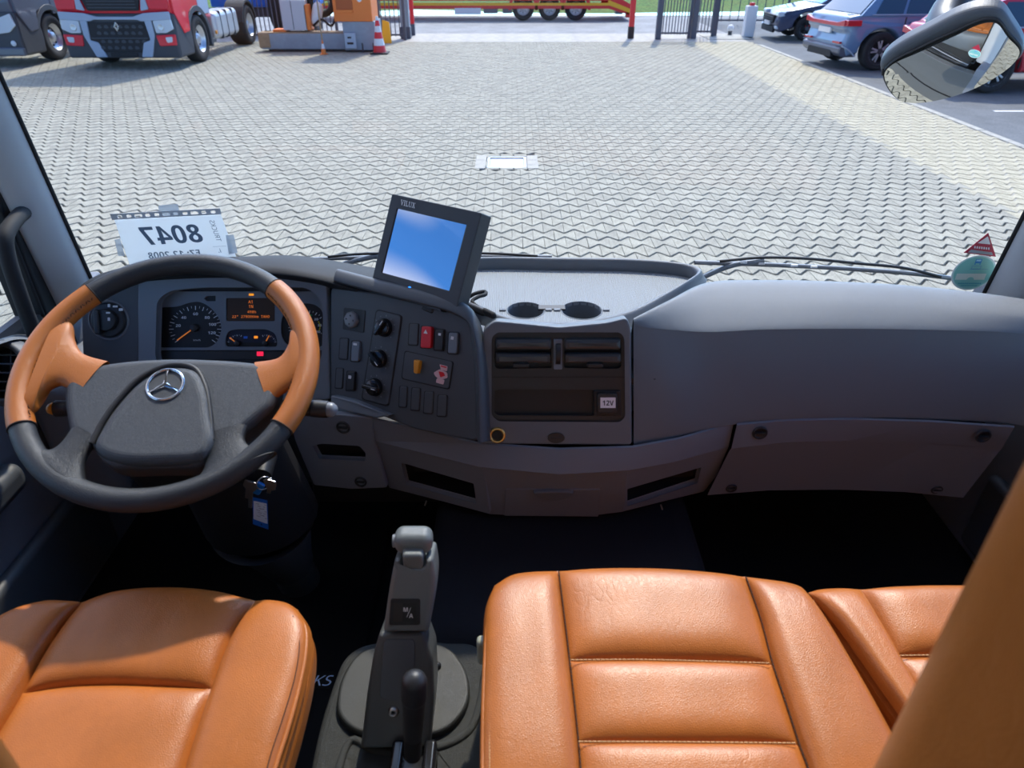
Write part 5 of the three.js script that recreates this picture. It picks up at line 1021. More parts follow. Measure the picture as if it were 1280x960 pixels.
// wheel with its axle along x, outer face towards +x when s = 1
function roadWheel(parent, x, y, z, r, w, s, kind = 'truck') {
  const tp = [[r * 0.58, -w / 2], [r * 0.9, -w / 2], [r * 0.98, -w * 0.4], [r, -w * 0.25], [r, w * 0.25], [r * 0.98, w * 0.4], [r * 0.9, w / 2], [r * 0.58, w / 2], [r * 0.56, 0], [r * 0.58, -w / 2]].map((p) => new V2(...p));
  const tg = new THREE.LatheGeometry(tp, 32); tg.rotateZ(-Math.PI / 2); tg.translate(x, y, z);
  const wh = mesh('wheel', tg, CARM.tyre, parent);
  const turnTo = (g) => { g.rotateZ(-Math.PI / 2); if (s < 0) g.rotateY(Math.PI); g.translate(x, y, z); return g; };
  if (kind === 'truck') {
    mesh('rim', turnTo(new THREE.LatheGeometry([[0, w * 0.36], [r * 0.2, w * 0.36], [r * 0.23, w * 0.22], [r * 0.3, w * 0.16], [r * 0.44, w * 0.1], [r * 0.5, w * 0.3], [r * 0.57, w * 0.46], [r * 0.6, w * 0.48]].map((p) => new V2(...p)), 32)), CARM.rim, wh);
    for (let i = 0; i < 8; i++) { const a = i * Math.PI / 4, g = new THREE.CylinderGeometry(r * 0.045, r * 0.045, 0.03, 8); g.rotateZ(Math.PI / 2); g.translate(x + s * w * 0.15, y + Math.cos(a) * r * 0.36, z + Math.sin(a) * r * 0.36); mesh('rim_hole', g, CARM.black, wh); }
  } else {
    mesh('rim', turnTo(new THREE.LatheGeometry([[r * 0.56, w * 0.1], [r * 0.62, w * 0.42], [r * 0.66, w * 0.5], [r * 0.72, w * 0.5]].map((p) => new V2(...p)), 36)), CARM.darkRim, wh);
    mesh('brake_disc', turnTo(new THREE.CylinderGeometry(r * 0.5, r * 0.5, 0.02, 24)), CARM.black, wh);
    for (let i = 0; i < 10; i++) { const a = (i - (i % 2) + (i % 2 ? 0.62 : 0.0)) * Math.PI / 5, b = block(-0.012, 0, -r * 0.045, 0.014, r * 0.68, r * 0.045, 0.006, 1); b.rotateX(a); b.translate(x + s * w * 0.42, y, z); mesh('spoke', b, kind === 'dark' ? CARM.black : CARM.rim, wh); }
    mesh('hub', turnTo(new THREE.CylinderGeometry(r * 0.16, r * 0.18, 0.03, 16).translate(0, w * 0.42, 0)), CARM.darkRim, wh);
  }
  return wh;
}
function prism(pts, x0, x1, bev = 0.03, seg = 2) {   // side profile in (z, y), extruded along x
  const s = roundShape(pts, 0.04), g = new THREE.ExtrudeGeometry(s, { depth: Math.max(0.001, x1 - x0 - 2 * bev), bevelEnabled: bev > 0, bevelSize: bev, bevelOffset: -bev, bevelThickness: bev, bevelSegments: seg, curveSegments: 6 });
  g.translate(0, 0, bev); g.applyMatrix4(new THREE.Matrix4().makeBasis(vec(0, 0, 1), vec(0, 1, 0), vec(1, 0, 0)).multiply(new THREE.Matrix4())); // (z, y, x): mirrored below
  const idx = g.index; const p = g.attributes.position; for (let i = 0; i < p.count; i += 3) { const a = [p.getX(i + 1), p.getY(i + 1), p.getZ(i + 1)]; p.setXYZ(i + 1, p.getX(i + 2), p.getY(i + 2), p.getZ(i + 2)); p.setXYZ(i + 2, ...a); }
  g.deleteAttribute('normal'); g.computeVertexNormals(); g.translate(x0, 0, 0); return g;
}
const plateZ = (list, z, d, r = 0.03, bev = 0.015) => { const fz = new Frame(vec(0, 0, z), vec(1, 0, 0), vec(0, 1, 0)); return plate(fz, roundShape(list, r), d, 0, bev); };   // list in (x, y), front face at z
function tractor(x, z, body, label, isRed) {
  const t = thing('semi_truck', label, 'truck');
  // front plane at z = 0 facing +z
  mesh('cab', prism([[-0.08, 1.0], [-0.02, 1.3], [-0.1, 2.0], [-0.45, 3.4], [-2.2, 3.5], [-2.2, 0.95], [-1.95, 0.95], [-1.85, 1.05], [-0.95, 1.05]], -1.22, 1.22, 0.06), body, t, isRed ? 'red cab' : 'dark grey cab');
  mesh('windscreen', plate(Frame.three(vec(-1.1, 2.05, -0.09), vec(1.1, 2.05, -0.09), vec(-1.1, 3.1, -0.38)), rectShape(0, 0, 2.2, 0.95, 0.1), 0.03, 0.02, 0.005), CARM.window, t);
  mesh('chassis', [block(-0.5, 0.6, -5.2, -0.38, 0.88, -1.5, 0.01, 1), block(0.38, 0.6, -5.2, 0.5, 0.88, -1.5, 0.01, 1), block(-1.1, 0.4, -2.0, 1.1, 0.95, -0.3, 0.05, 1)], CARM.black, t);
  // bumper
  const bump = mesh('bumper', [prism([[0.0, 0.24], [0.02, 0.6], [-0.02, 1.12], [-0.4, 1.12], [-0.85, 1.05], [-0.88, 0.6], [-0.82, 0.24]], -1.25, 1.25, 0.05)], CARM.dark, t, 'dark bumper body');
  if (isRed) {
    mesh('bumper_frame', [plateZ([[-1.2, 1.0], [-0.55, 0.97], [-0.48, 1.0], [0.48, 1.0], [0.55, 0.97], [1.2, 1.0], [1.2, 1.16], [0.65, 1.13], [0.4, 1.06], [-0.4, 1.06], [-0.65, 1.13], [-1.2, 1.16]], 0.05, 0.06, 0.03)], CARM.silver, bump, 'silver bumper frame');
    for (const s of [-1, 1]) {
      const X = (l) => { const q = l.map(([a, b]) => [a * s, b]); return s < 0 ? q.reverse() : q; };
      mesh('bumper_strut', plateZ(X([[0.62, 1.02], [0.78, 1.02], [0.78, 0.7], [0.62, 0.26], [0.38, 0.26], [0.5, 0.56], [0.66, 0.6]]), 0.045, 0.05), CARM.silver, bump);
      mesh('headlight', plateZ(X([[0.8, 0.98], [1.2, 1.02], [1.22, 0.82], [1.05, 0.74], [0.82, 0.74]]), 0.04, 0.05), CARM.lamp, bump, 'clear headlight');
      mesh('lamp_bowl', turned(new Frame(vec(s * 0.95, 0.86, 0.04), vec(1, 0, 0), vec(0, 1, 0)), [[0, 0.004], [0.05, 0.006], [0.07, 0.016], [0.078, 0]], 0, 0), CARM.rim, bump);
      mesh('corner_panel', plateZ(X([[0.8, 0.7], [1.23, 0.72], [1.22, 0.5], [0.84, 0.48]]), 0.04, 0.05), body, bump, 'red corner panel');
      mesh('fog_lamp', plateZ(X([[1.0, 0.66], [1.16, 0.67], [1.14, 0.56], [1.02, 0.55]]), 0.05, 0.02), CARM.lamp, bump);
      mesh('cab_panel', plateZ(X([[0.8, 1.2], [1.2, 1.2], [1.2, 1.5], [0.72, 1.5]]), 0.035, 0.04), body, t, 'red front panel');
    }
    const gr = mesh('grille', plateZ([[-0.6, 0.95], [0.6, 0.95], [0.66, 0.6], [0.5, 0.36], [-0.5, 0.36], [-0.66, 0.6]], 0.03, 0.04), CARM.black, t, 'dark honeycomb grille');
    for (let j = 0; j < 4; j++) for (let i = 0; i < 7; i++) { const hx = -0.48 + i * 0.15 + (j % 2) * 0.04, hy = 0.44 + j * 0.125 + (j > 1 ? 0.04 : 0); mesh('grille_bar', plateZ([[hx, hy], [hx + 0.03, hy + 0.045], [hx + 0.085, hy + 0.045], [hx + 0.115, hy], [hx + 0.085, hy - 0.02], [hx + 0.03, hy - 0.02]], 0.042, 0.014, 0.005, 0.004), CARM.dark, gr); }
    mesh('grille_divider', block(-0.62, 0.625, 0.02, 0.62, 0.655, 0.05, 0.008, 1), CARM.dark, gr);
    mesh('emblem', (() => { const p = new THREE.Path(); p.moveTo(-0.022, 0.87); p.lineTo(0, 0.83); p.lineTo(0.022, 0.87); p.lineTo(0, 0.91); p.closePath(); return plate(new Frame(vec(0, 0, 0.06), vec(1, 0, 0), vec(0, 1, 0)), roundShape([[-0.06, 0.87], [0, 0.77], [0.06, 0.87], [0, 0.97]], 0.004), 0.02, 0, 0.004, [p]); })(), M.chrome, t, 'chrome diamond emblem');
    mesh('upper_grille', plateZ([[-0.55, 1.17], [0.55, 1.17], [0.66, 1.5], [-0.66, 1.5]], 0.03, 0.04), CARM.black, t);
    for (const y of [1.22, 1.28, 1.34]) mesh('grille_slat', block(-0.52, y, 0.02, 0.52, y + 0.025, 0.045, 0.006, 1), CARM.dark, t);
    for (const s of [-1, 1]) mesh('upper_strut', plateZ((s > 0 ? [[0.6, 1.17], [0.78, 1.2], [0.74, 1.5], [0.68, 1.5]] : [[-0.68, 1.5], [-0.74, 1.5], [-0.78, 1.2], [-0.6, 1.17]]), 0.045, 0.04), CARM.silver, t);
    mesh('licence_plate_base', block(-0.3, 0.27, 0.02, 0.3, 0.35, 0.04, 0.006, 1), CARM.black, t);
  } else {
    for (const s of [-1, 1]) {
      const X = (l) => { const q = l.map(([a, b]) => [a * s, b]); return s < 0 ? q.reverse() : q; };
      mesh('headlight', plateZ(X([[0.72, 0.95], [1.18, 1.1], [1.22, 0.85], [1.05, 0.72], [0.7, 0.68]]), 0.05, 0.06), CARM.lamp, bump, 'clear headlight');
      mesh('fog_lamp', turned(new Frame(vec(s * 1.05, 0.5, 0.03), vec(1, 0, 0), vec(0, 1, 0)), [[0, 0.02], [0.05, 0.018], [0.06, 0]], 0, 0), CARM.lamp, bump);
    }
    mesh('grille', plateZ([[-0.6, 0.6], [0.6, 0.6], [0.7, 1.25], [-0.7, 1.25]], 0.035, 0.04), CARM.black, t);
    for (let i = 0; i < 5; i++) mesh('grille_slat', block(-0.6, 0.66 + i * 0.12, 0.03, 0.6, 0.7 + i * 0.12, 0.055, 0.01, 1), CARM.grey, t);
    mesh('lower_spoiler', prism([[0.06, 0.24], [0.05, 0.42], [-0.5, 0.45], [-0.5, 0.24]], -1.24, 1.24, 0.03), CARM.grey, bump);
  }
  // side: fenders, steps, marker, tank, wheels
  for (const s of [-1, 1]) {
    const X0 = s > 0 ? 1.06 : -1.24, X1 = s > 0 ? 1.24 : -1.06;
    const arch = (zc, r0, r1, a0, a1) => { const p = []; for (let i = 0; i <= 12; i++) { const a = a0 + (a1 - a0) * i / 12; p.push([zc + Math.cos(a) * r1, 0.5 + Math.sin(a) * r1]); } for (let i = 12; i >= 0; i--) { const a = a0 + (a1 - a0) * i / 12; p.push([zc + Math.cos(a) * r0, 0.5 + Math.sin(a) * r0]); } return p; };
    mesh('wheel_arch', prism(arch(-1.37, 0.58, 0.7, -0.05, Math.PI + 0.35), X0, X1, 0.008, 1), CARM.dark, t);
    mesh('mudguard', prism(arch(-5.0, 0.56, 0.62, 0.15, Math.PI - 0.2), s > 0 ? 0.72 : -1.24, s > 0 ? 1.24 : -0.72, 0.008, 1), CARM.black, t);
    roadWheel(t, s * 1.06, 0.5, -1.37, 0.5, 0.32, s); roadWheel(t, s * 0.98, 0.5, -5.0, 0.5, 0.5, s);
    const tank = mesh('fuel_tank', block(s > 0 ? 0.6 : -1.2, 0.36, -4.2, s > 0 ? 1.2 : -0.6, 0.98, -2.5, 0.12, 3), CARM.tank, t);
    for (const z0 of [-2.9, -3.35, -3.8]) mesh('tank_strap', block(s > 0 ? 0.595 : -1.21, 0.35, z0 - 0.03, s > 0 ? 1.21 : -0.595, 0.99, z0 + 0.03, 0.12, 3), CARM.dark, tank);
    mesh('side_marker', block(s > 0 ? 1.21 : -1.26, 0.93, -0.55, s > 0 ? 1.26 : -1.21, 1.0, -0.42, 0.01, 1), M.amber, t);
    mesh('side_marker', block(s > 0 ? 1.2 : -1.24, 0.5, -2.45, s > 0 ? 1.24 : -1.2, 0.58, -2.36, 0.01, 1), M.amber, t);
    mesh('side_step', block(s > 0 ? 0.9 : -1.22, 0.34, -2.3, s > 0 ? 1.22 : -0.9, 0.42, -1.98, 0.01, 1), CARM.dark, t);
    mesh('side_cheek', prism([[-0.1, 1.12], [-0.06, 1.6], [-1.0, 1.6], [-1.0, 1.22], [-0.82, 1.05], [-0.74, 0.72], [-0.42, 0.7]], s > 0 ? 1.2 : -1.265, s > 0 ? 1.265 : -1.2, 0.01, 1), body, t, isRed ? 'red side panel' : 'dark side panel');
    mesh('side_panel', block(s > 0 ? 1.18 : -1.23, 0.98, -2.2, s > 0 ? 1.23 : -1.18, 1.5, -1.55, 0.02, 1), isRed ? CARM.silver : body, t);
  }
  t.position.set(x, 0, z);
  return t;
}
tractor(-8.6, -17.0, CARM.red, 'red semi truck with silver bumper frame and diamond emblem, parked in the yard', true);
tractor(-12.25, -17.35, CARM.grey, 'dark grey semi truck at the left edge beside the red truck', false);

// passenger cars: rear at x = 0, nose towards +x, right side towards +z
function car(kind, paint, label, name) {
  const t = thing(name, label, 'car');
  const suv = kind === 'suv', L = suv ? 5.0 : 4.36, Wd = suv ? 1.98 : 1.82, r = suv ? 0.385 : 0.33, rw = suv ? 0.88 : 0.8, fw = suv ? 3.99 : 3.45, h = Wd / 2, belt = suv ? 1.08 : 0.95, top = suv ? 1.68 : 1.45;
  const archPts = (c, R1) => { const p = []; for (let i = 0; i <= 14; i++) { const a = Math.PI - Math.PI * i / 14; p.push([c + Math.cos(a) * R1, 0.34 + Math.sin(a) * R1 * 1.02, 0.0]); } return p; };
  const low = 0.27;
  const prof = suv ? [[0.16, low, 0.05], ...archPts(rw, 0.47), ...archPts(fw, 0.47), [4.86, low, 0.08], [4.98, 0.5, 0.08], [4.95, 0.85, 0.12], [4.7, 0.99, 0.2], [3.7, 1.1, 0.2], [0.45, 1.13, 0.1], [0.06, 1.06, 0.06], [0.0, 0.82, 0.05], [0.1, 0.74, 0.04], [0.03, 0.5, 0.08]]
    : [[0.12, low, 0.05], ...archPts(rw, 0.4), ...archPts(fw, 0.4), [4.22, 0.2, 0.06], [4.34, 0.42, 0.08], [4.33, 0.6, 0.08], [4.15, 0.78, 0.15], [3.1, 0.97, 0.2], [0.35, 1.0, 0.1], [0.05, 0.9, 0.1], [0.0, 0.6, 0.08]];
  const sh = roundShape(prof, 0.0), bev = 0.13;
  const g = new THREE.ExtrudeGeometry(sh, { depth: Wd - 2 * bev, bevelEnabled: true, bevelSize: bev * 0.42, bevelOffset: -bev * 0.42, bevelThickness: bev, bevelSegments: 6, curveSegments: 6 }); g.translate(0, 0, -h + bev);
  // plan taper: nose and tail narrower, flanks tucked in below
  { const p = g.attributes.position; for (let i = 0; i < p.count; i++) { const x = p.getX(i), y = p.getY(i), e = Math.abs(x / L * 2 - 1), k = 1 - 0.13 * Math.pow(e, 3) - 0.05 * Math.max(0, (y - 0.75) / 0.4); p.setZ(i, p.getZ(i) * k); } }
  const body = mesh('body', toCreasedNormals(g, 0.6), paint, t);
  const ring = (x0, x1, y, w) => [[x0, w], [x1, w], [x1, -w], [x0, -w]].map(([x, z]) => vec(x, y, z));
  const cab = suv ? [ring(0.3, 3.75, belt, h * 0.9), ring(0.75, 3.1, top - 0.16, h * 0.76), ring(1.35, 2.7, top, h * 0.66)] : [ring(0.2, 3.15, belt, h * 0.9), ring(0.55, 2.45, top - 0.12, h * 0.76), ring(0.9, 2.1, top, h * 0.64)];
  mesh('roof', quadFaces(cab.map((rg) => [...rg, rg[0]]).reverse(), 0.4), paint, t);
  mesh('roof_panel', quadFaces([[cab[2][0], cab[2][1]], [cab[2][3], cab[2][2]]].map((a) => a.map((q) => q.clone().add(vec(0, 0.001, 0)))), 0.4), paint, t);
  // windows: side, rear, front
  for (const s of [1, -1]) { const a = cab[0], b = cab[1], z = (i, rg) => rg[i].z * s * (i > 1 ? -1 : 1); const P = (x, y) => { const k = (y - belt) / (cab[1][0].y - belt); return vec(x, y, s * (cab[0][0].z * (1 - k) + cab[1][0].z * k + 0.012)); };
    const xs = suv ? [[0.62, 1.25], [1.32, 2.3], [2.38, 3.35]] : [[0.45, 0.95], [1.02, 1.8], [1.87, 2.7]];
    for (const [x0, x1] of xs) { const tx = (x) => x + (1.9 - x) * 0.17, q = [P(x0, belt + 0.03), P(x1, belt + 0.03), P(tx(x1), cab[1][0].y - 0.02), P(tx(x0), cab[1][0].y - 0.02)]; mesh('side_window', s > 0 ? sheet(q[0], q[1], q[2], q[3], 0.012) : sheet(q[1], q[0], q[3], q[2], 0.012), CARM.window, t); }
    mesh('window_trim', tube([P(suv ? 0.55 : 0.4, belt + 0.02), P(1.5, belt + 0.015), P(suv ? 3.4 : 2.8, belt + 0.02)], 0.012, 12, 5), suv ? CARM.silver : CARM.black, t);
    mesh('door_handle', block(suv ? 1.45 : 1.15, belt - 0.15, s > 0 ? h * 0.93 : -h * 0.97, suv ? 1.68 : 1.36, belt - 0.12, s > 0 ? h * 0.97 : -h * 0.93, 0.01, 1), paint, t);
    mesh('door_line', block(suv ? 1.3 : 1.02, 0.42, s > 0 ? h * 0.95 : -h * 0.985, suv ? 1.312 : 1.03, belt - 0.03, s > 0 ? h * 0.985 : -h * 0.95, 0.002, 1), CARM.black, t);
    for (const wx of [rw, fw]) { const w = roadWheel(t, 0, 0, 0, r, 0.27, 1, suv ? 'alloy' : 'dark'); w.rotation.y = s > 0 ? -Math.PI / 2 : Math.PI / 2; w.position.set(wx, r, s * (h - 0.15)); }
  }
  { const f = cab[0], m = cab[1], q = (a, b, i, j, d) => [a[i], a[j], b[j], b[i]].map((p) => p.clone().add(d)); const rear = q(f, m, 3, 0, vec(-0.012, 0.012, 0)), ctr = rear.reduce((a, p) => a.add(p), vec(0, 0, 0)).multiplyScalar(0.25), sh4 = rear.map((p) => p.clone().lerp(ctr, 0.1)); mesh('rear_window', sheet(sh4[0], sh4[1], sh4[2], sh4[3], 0.01), CARM.window, t);
    const fr = q(f, m, 1, 2, vec(0.012, 0.012, 0)), c2 = fr.reduce((a, p) => a.add(p), vec(0, 0, 0)).multiplyScalar(0.25), s2 = fr.map((p) => p.clone().lerp(c2, 0.08)); mesh('windscreen', sheet(s2[0], s2[1], s2[2], s2[3], 0.01), CARM.window, t); }
  const rearF = new Frame(vec(0.0, 0, 0), vec(0, 0, 1), vec(0, 1, 0));      // looks towards -x
  const noseF = new Frame(vec(L, 0, 0), vec(0, 0, -1), vec(0, 1, 0));
  if (suv) {
    mesh('tail_light', [plate(rearF, roundShape([[-0.86, 0.88], [-0.6, 0.86], [0.6, 0.86], [0.86, 0.88], [0.84, 1.0], [0.55, 0.94], [-0.55, 0.94], [-0.84, 1.0]], 0.02), 0.1, 0.03, 0.01)], CARM.tail, t, 'red light strip across the tail');
    for (const s of [-1, 1]) mesh('tail_lamp', block(0.0, 0.88, s > 0 ? 0.78 : -0.93, 0.34, 1.0, s > 0 ? 0.93 : -0.78, 0.02, 2), CARM.tail, t);
    mesh('licence_plate', plate(rearF, rectShape(-0.26, 0.7, 0.26, 0.81, 0.01), 0.04, 0.0, 0.002), M.plate, t);
    mesh('rear_bumper', [prismX([[0.1, 0.26], [-0.02, 0.34], [-0.02, 0.46], [0.1, 0.5], [0.4, 0.5], [0.4, 0.26]], h * 0.86)], CARM.grey, t, 'dark lower rear bumper');
    for (const s of [-1, 1]) { mesh('reflector', plate(rearF, rectShape(s > 0 ? 0.5 : -0.8, 0.53, s > 0 ? 0.8 : -0.5, 0.57, 0.01), 0.06, 0.025, 0.003), CARM.tail, t); mesh('bumper_fin', tube([vec(0.0, 0.5, s * 0.86), vec(0.16, 0.42, s * 0.92), vec(0.34, 0.28, s * 0.92)], 0.018, 10, 6), CARM.silver, t); }
    mesh('diffuser', plate(rearF, roundShape([[-0.55, 0.24], [0.55, 0.24], [0.5, 0.38], [-0.5, 0.38]], 0.03), 0.08, 0.03, 0.008), CARM.black, t);
    mesh('spoiler', block(0.62, top - 0.16, -0.6, 0.95, top - 0.12, 0.6, 0.02, 2), paint, t);
  } else {
    const gr = mesh('grille', plate(noseF, roundShape([[-0.5, 0.44], [0.5, 0.44], [0.56, 0.66], [-0.56, 0.66]], 0.04), 0.1, 0.012, 0.01), CARM.black, t);
    for (let i = 0; i < 3; i++) mesh('grille_slat', plate(noseF, rectShape(-0.48, 0.48 + i * 0.055, 0.48, 0.495 + i * 0.055, 0.004), 0.02, 0.024, 0.003), CARM.dark, gr);
    mesh('licence_plate', plate(noseF, rectShape(-0.26, 0.38, 0.26, 0.48, 0.01), 0.04, 0.045, 0.002), M.plate, t);
    mesh('lower_intake', plate(noseF, rectShape(-0.6, 0.2, 0.6, 0.36, 0.05), 0.08, 0.012, 0.01), CARM.black, t);
    for (const s of [-1, 1]) { mesh('headlight', block(L - 0.36, 0.62, s > 0 ? 0.52 : -0.82, L - 0.03, 0.76, s > 0 ? 0.82 : -0.52, 0.04, 3), CARM.lamp, t); mesh('fog_lamp', block(L - 0.12, 0.3, s > 0 ? 0.6 : -0.78, L - 0.02, 0.38, s > 0 ? 0.78 : -0.6, 0.02, 2), CARM.lamp, t); }
    for (const s of [-1, 1]) mesh('brake_calliper', block(3.35, 0.3, s > 0 ? 0.8 : -0.86, 3.5, 0.42, s > 0 ? 0.86 : -0.8, 0.01, 1), CARM.red, t);
  }
  for (const s of [-1, 1]) mesh('wing_mirror', block(suv ? 3.25 : 2.7, belt + 0.02, s > 0 ? h * 0.95 : -h * 0.95 - 0.2, suv ? 3.4 : 2.85, belt + 0.18, s > 0 ? h * 0.95 + 0.2 : -h * 0.95, 0.04, 2), paint, t);
  return t;
}
function prismX(pts, hw) { const g = new THREE.ExtrudeGeometry(roundShape(pts, 0.04), { depth: hw * 2 - 0.06, bevelEnabled: true, bevelSize: 0.03, bevelOffset: -0.03, bevelThickness: 0.03, bevelSegments: 2 }); return g.translate(0, 0, -hw + 0.03); }
{
  const s1 = car('suv', CARM.suv, 'blue-grey sport utility car seen from behind, with spoked alloy wheels', 'suv_car'); s1.position.set(7.12, 0, -17.75); s1.rotation.y = R(7);
  const s2 = car('suv', phys({ color: lin(0.55, 0.01, 0.03), roughness: 0.3, clearcoat: 1 }), 'red car at the right edge, mostly hidden behind the front mirror', 'suv_car'); s2.position.set(8.0, 0, -14.9); s2.rotation.y = R(4);
  const s3 = car('hatch', CARM.navy, 'dark navy hatchback facing left with headlights, beyond the blue-grey car', 'hatchback_car'); s3.position.set(12.1, 0, -23.5); s3.rotation.y = R(178);
}
// ---------------------------------------------------------------- lifting machine, cones, fence, posts, trailer
{
  const t = thing('lifting_machine', 'orange and grey workshop lifting machine with a long rusty steel beam foot', 'machine');
  const z0 = -20.2, X = (u, z = z0) => { const dep = 1.1 * SP * 1.0 + 0.9 - 0.9 + 2.0 * SP * 0 - z * CP; return (u - 640) * (dep) / FOCAL; };
  const b = mesh('beam', block(X(317), 0.06, z0 - 0.5, X(470), 0.44, z0, 0.03, 2), CARM.steelGrey, t);
  mesh('beam_end', block(X(314), 0.08, z0 - 0.52, X(330), 0.46, z0 + 0.012, 0.05, 3), CARM.rust, b, 'rusty rounded beam end'); mesh('beam_top', block(X(318), 0.43, z0 - 0.5, X(466), 0.46, z0 - 0.01, 0.008, 1), CARM.rust, b);
  mesh('beam_foot', block(X(325), 0.0, z0 - 0.45, X(468), 0.07, z0 - 0.05, 0.01, 1), CARM.black, t);
  mesh('control_box', block(X(347), 0.5, z0 - 0.6, X(379), 1.2, z0 - 0.1, 0.02, 2), mat({ color: lin(0.5, 0.53, 0.58), roughness: 0.5 }), t, 'pale grey control box');
  mesh('box_seam', block(X(360.5), 0.52, z0 - 0.12, X(361.2), 1.18, z0 - 0.095, 0.002, 1), CARM.dark, t);
  mesh('junction', block(X(376), 0.5, z0 - 0.42, X(383), 1.1, z0 - 0.1, 0.02, 1), CARM.orange, t); mesh('bracket', block(X(333), 0.46, z0 - 0.5, X(350), 0.52, z0 - 0.1, 0.01, 1), CARM.orange, t);
  mesh('pump', capsule(vec(X(388), 0.72, z0 - 0.3), vec(X(392), 1.0, z0 - 0.34), 0.14, 14), M.white, t, 'white pump housing');
  mesh('hose', tube([vec(X(385), 0.6, z0 - 0.2), vec(X(398), 0.75, z0 - 0.1), vec(X(408), 0.6, z0 - 0.2), vec(X(416), 0.9, z0 - 0.3)], 0.03, 30, 6), M.rubber, t);
  mesh('drum', (() => { const g = new THREE.TorusGeometry(0.3, 0.09, 10, 24); g.rotateY(0.5); return g.translate(X(395), 1.15, z0 - 0.55); })(), M.rubber, t);
  mesh('column_base', block(X(425), 0.05, z0 - 0.9, X(466), 0.72, z0 + 0.08, 0.02, 2), CARM.steelGrey, t);
  const cab = mesh('cabinet', block(X(416), 0.72, z0 - 0.85, X(464), 2.6, z0 + 0.1, 0.02, 2), CARM.orange, t, 'orange cabinet');
  mesh('cabinet_opening', block(X(420), 0.98, z0 + 0.06, X(441), 1.7, z0 + 0.112, 0.02, 2), mat({ color: lin(0.4, 0.09, 0.02), roughness: 0.6 }), cab); mesh('cabinet_shelf', block(X(420), 0.92, z0 + 0.08, X(441), 0.99, z0 + 0.14, 0.01, 1), CARM.orange, cab);
  const bd = new THREE.CylinderGeometry(0.06, 0.06, 0.012, 20); bd.rotateX(Math.PI / 2); bd.translate(X(450), 1.22, z0 + 0.105); mesh('badge', bd, M.white, cab);
  mesh('step', block(X(427), 0.1, z0 + 0.08, X(441), 0.46, z0 + 0.2, 0.02, 2), mat({ color: lin(0.4, 0.47, 0.55), roughness: 0.5 }), t); mesh('step_slot', block(X(430), 0.2, z0 + 0.19, X(438), 0.25, z0 + 0.206, 0.005, 1), CARM.black, t); mesh('step_slot', block(X(431), 0.34, z0 + 0.19, X(436), 0.38, z0 + 0.206, 0.005, 1), CARM.black, t);
  for (const u of [448, 462]) mesh('levelling_foot', rod(vec(X(u), 0, z0 + 0.06), vec(X(u), 0.22, z0 + 0.06), 0.03), CARM.dark, t);
  settle(t);
  const cone = (u, v, h, n, label, nm) => {
    const c = G(u, v), g = thing(nm, label, 'cone'), k = h / 0.75, pr = (y) => (0.15 - 0.125 * (y / 0.75)) * k;
    mesh('base', block(-0.2 * k, 0, -0.2 * k, 0.2 * k, 0.035 * k, 0.2 * k, 0.02 * k, 2).translate(c.x, 0, c.z), n > 1 ? CARM.black : CARM.orange, g);
    const lv = n > 1 ? [0.03, 0.17, 0.31, 0.44, 0.56, 0.67, 0.75] : [0.03, 0.3, 0.55, 0.75];
    for (let i = 0; i + 1 < lv.length; i++) { const cg = new THREE.CylinderGeometry(pr(lv[i + 1]), pr(lv[i]), (lv[i + 1] - lv[i]) * k, 24, 1, false); cg.translate(c.x, (lv[i] + lv[i + 1]) / 2 * k, c.z); mesh('band', cg, i % 2 ? M.white : (n > 1 ? M.red : CARM.orange), g); }
    settle(g); return c;
  };
  cone(475, 67, 0.86, 3, 'tall red and white striped traffic cone beside the orange machine', 'traffic_cone');
  const c2 = cone(405, 68, 0.34, 1, 'small orange and white traffic cone in front of the steel beam', 'traffic_cone');
  single('marker_rod', rod(vec(c2.x, 0.34, c2.z), vec(c2.x, 2.0, c2.z), 0.02), CARM.rust, 'thin upright rod standing out of the small cone', 'rod');
  const yp = G(483, 54); single('yellow_sign', plate(new Frame(vec(yp.x, 0.0, yp.z), vec(1, 0, 0.2), vec(0, 1, -0.15)), roundShape([[-0.13, 0], [0.16, 0], [0.1, 0.55], [-0.1, 0.6]], 0.03), 0.03, 0, 0.006), CARM.yellow, 'small yellow folding board behind the striped cone', 'sign');
  // fence panels of upright bars
  const fence = (x0, x1, z, label, h = 2.0, step = 0.11, name = 'bar_fence') => {
    const f = thing(name, label, 'fence');
    for (let x = x0 + step / 2; x < x1; x += step) mesh('bar', new THREE.BoxGeometry(0.025, h - 0.1, 0.025).translate(x, h / 2 + 0.05, z), CARM.fence, f);
    for (const y of [0.12, h - 0.1]) mesh('rail', block(x0, y, z - 0.02, x1, y + 0.05, z + 0.02, 0.005, 1), CARM.fence, f);
    for (const x of [x0, x1]) mesh('post', block(x - 0.04, 0, z - 0.04, x + 0.04, h + 0.1, z + 0.04, 0.008, 1), CARM.fence, f);
    return settle(f);
  };
  const xAt = (u, z, y) => (u - 640) * (SP * (2.3 - y) - CP * z) / FOCAL;
  fence(xAt(300, -23, 0.5), xAt(420, -23, 0.5), -23, 'dark bar fence behind the lifting machine', 2.0, 0.13);
  fence(xAt(474, -23, 0.5), xAt(505, -23, 0.5), -23, 'short dark bar fence panel behind the striped cone', 2.0, 0.13);
  fence(xAt(824, -23.5, 0.5), xAt(863, -23.5, 0.5), -23.5, 'dark bar gate leaf between two posts right of the red post', 2.0, 0.09, 'gate');
  fence(xAt(868, -24, 0.5), xAt(893, -24, 0.5), -24, 'dark mesh fence panel at the right of the gateway', 2.0, 0.1);
  fence(xAt(898, -28, 0.5), xAt(985, -28, 0.5), -28, 'pale distant fence behind the white bollard', 1.8, 0.3);
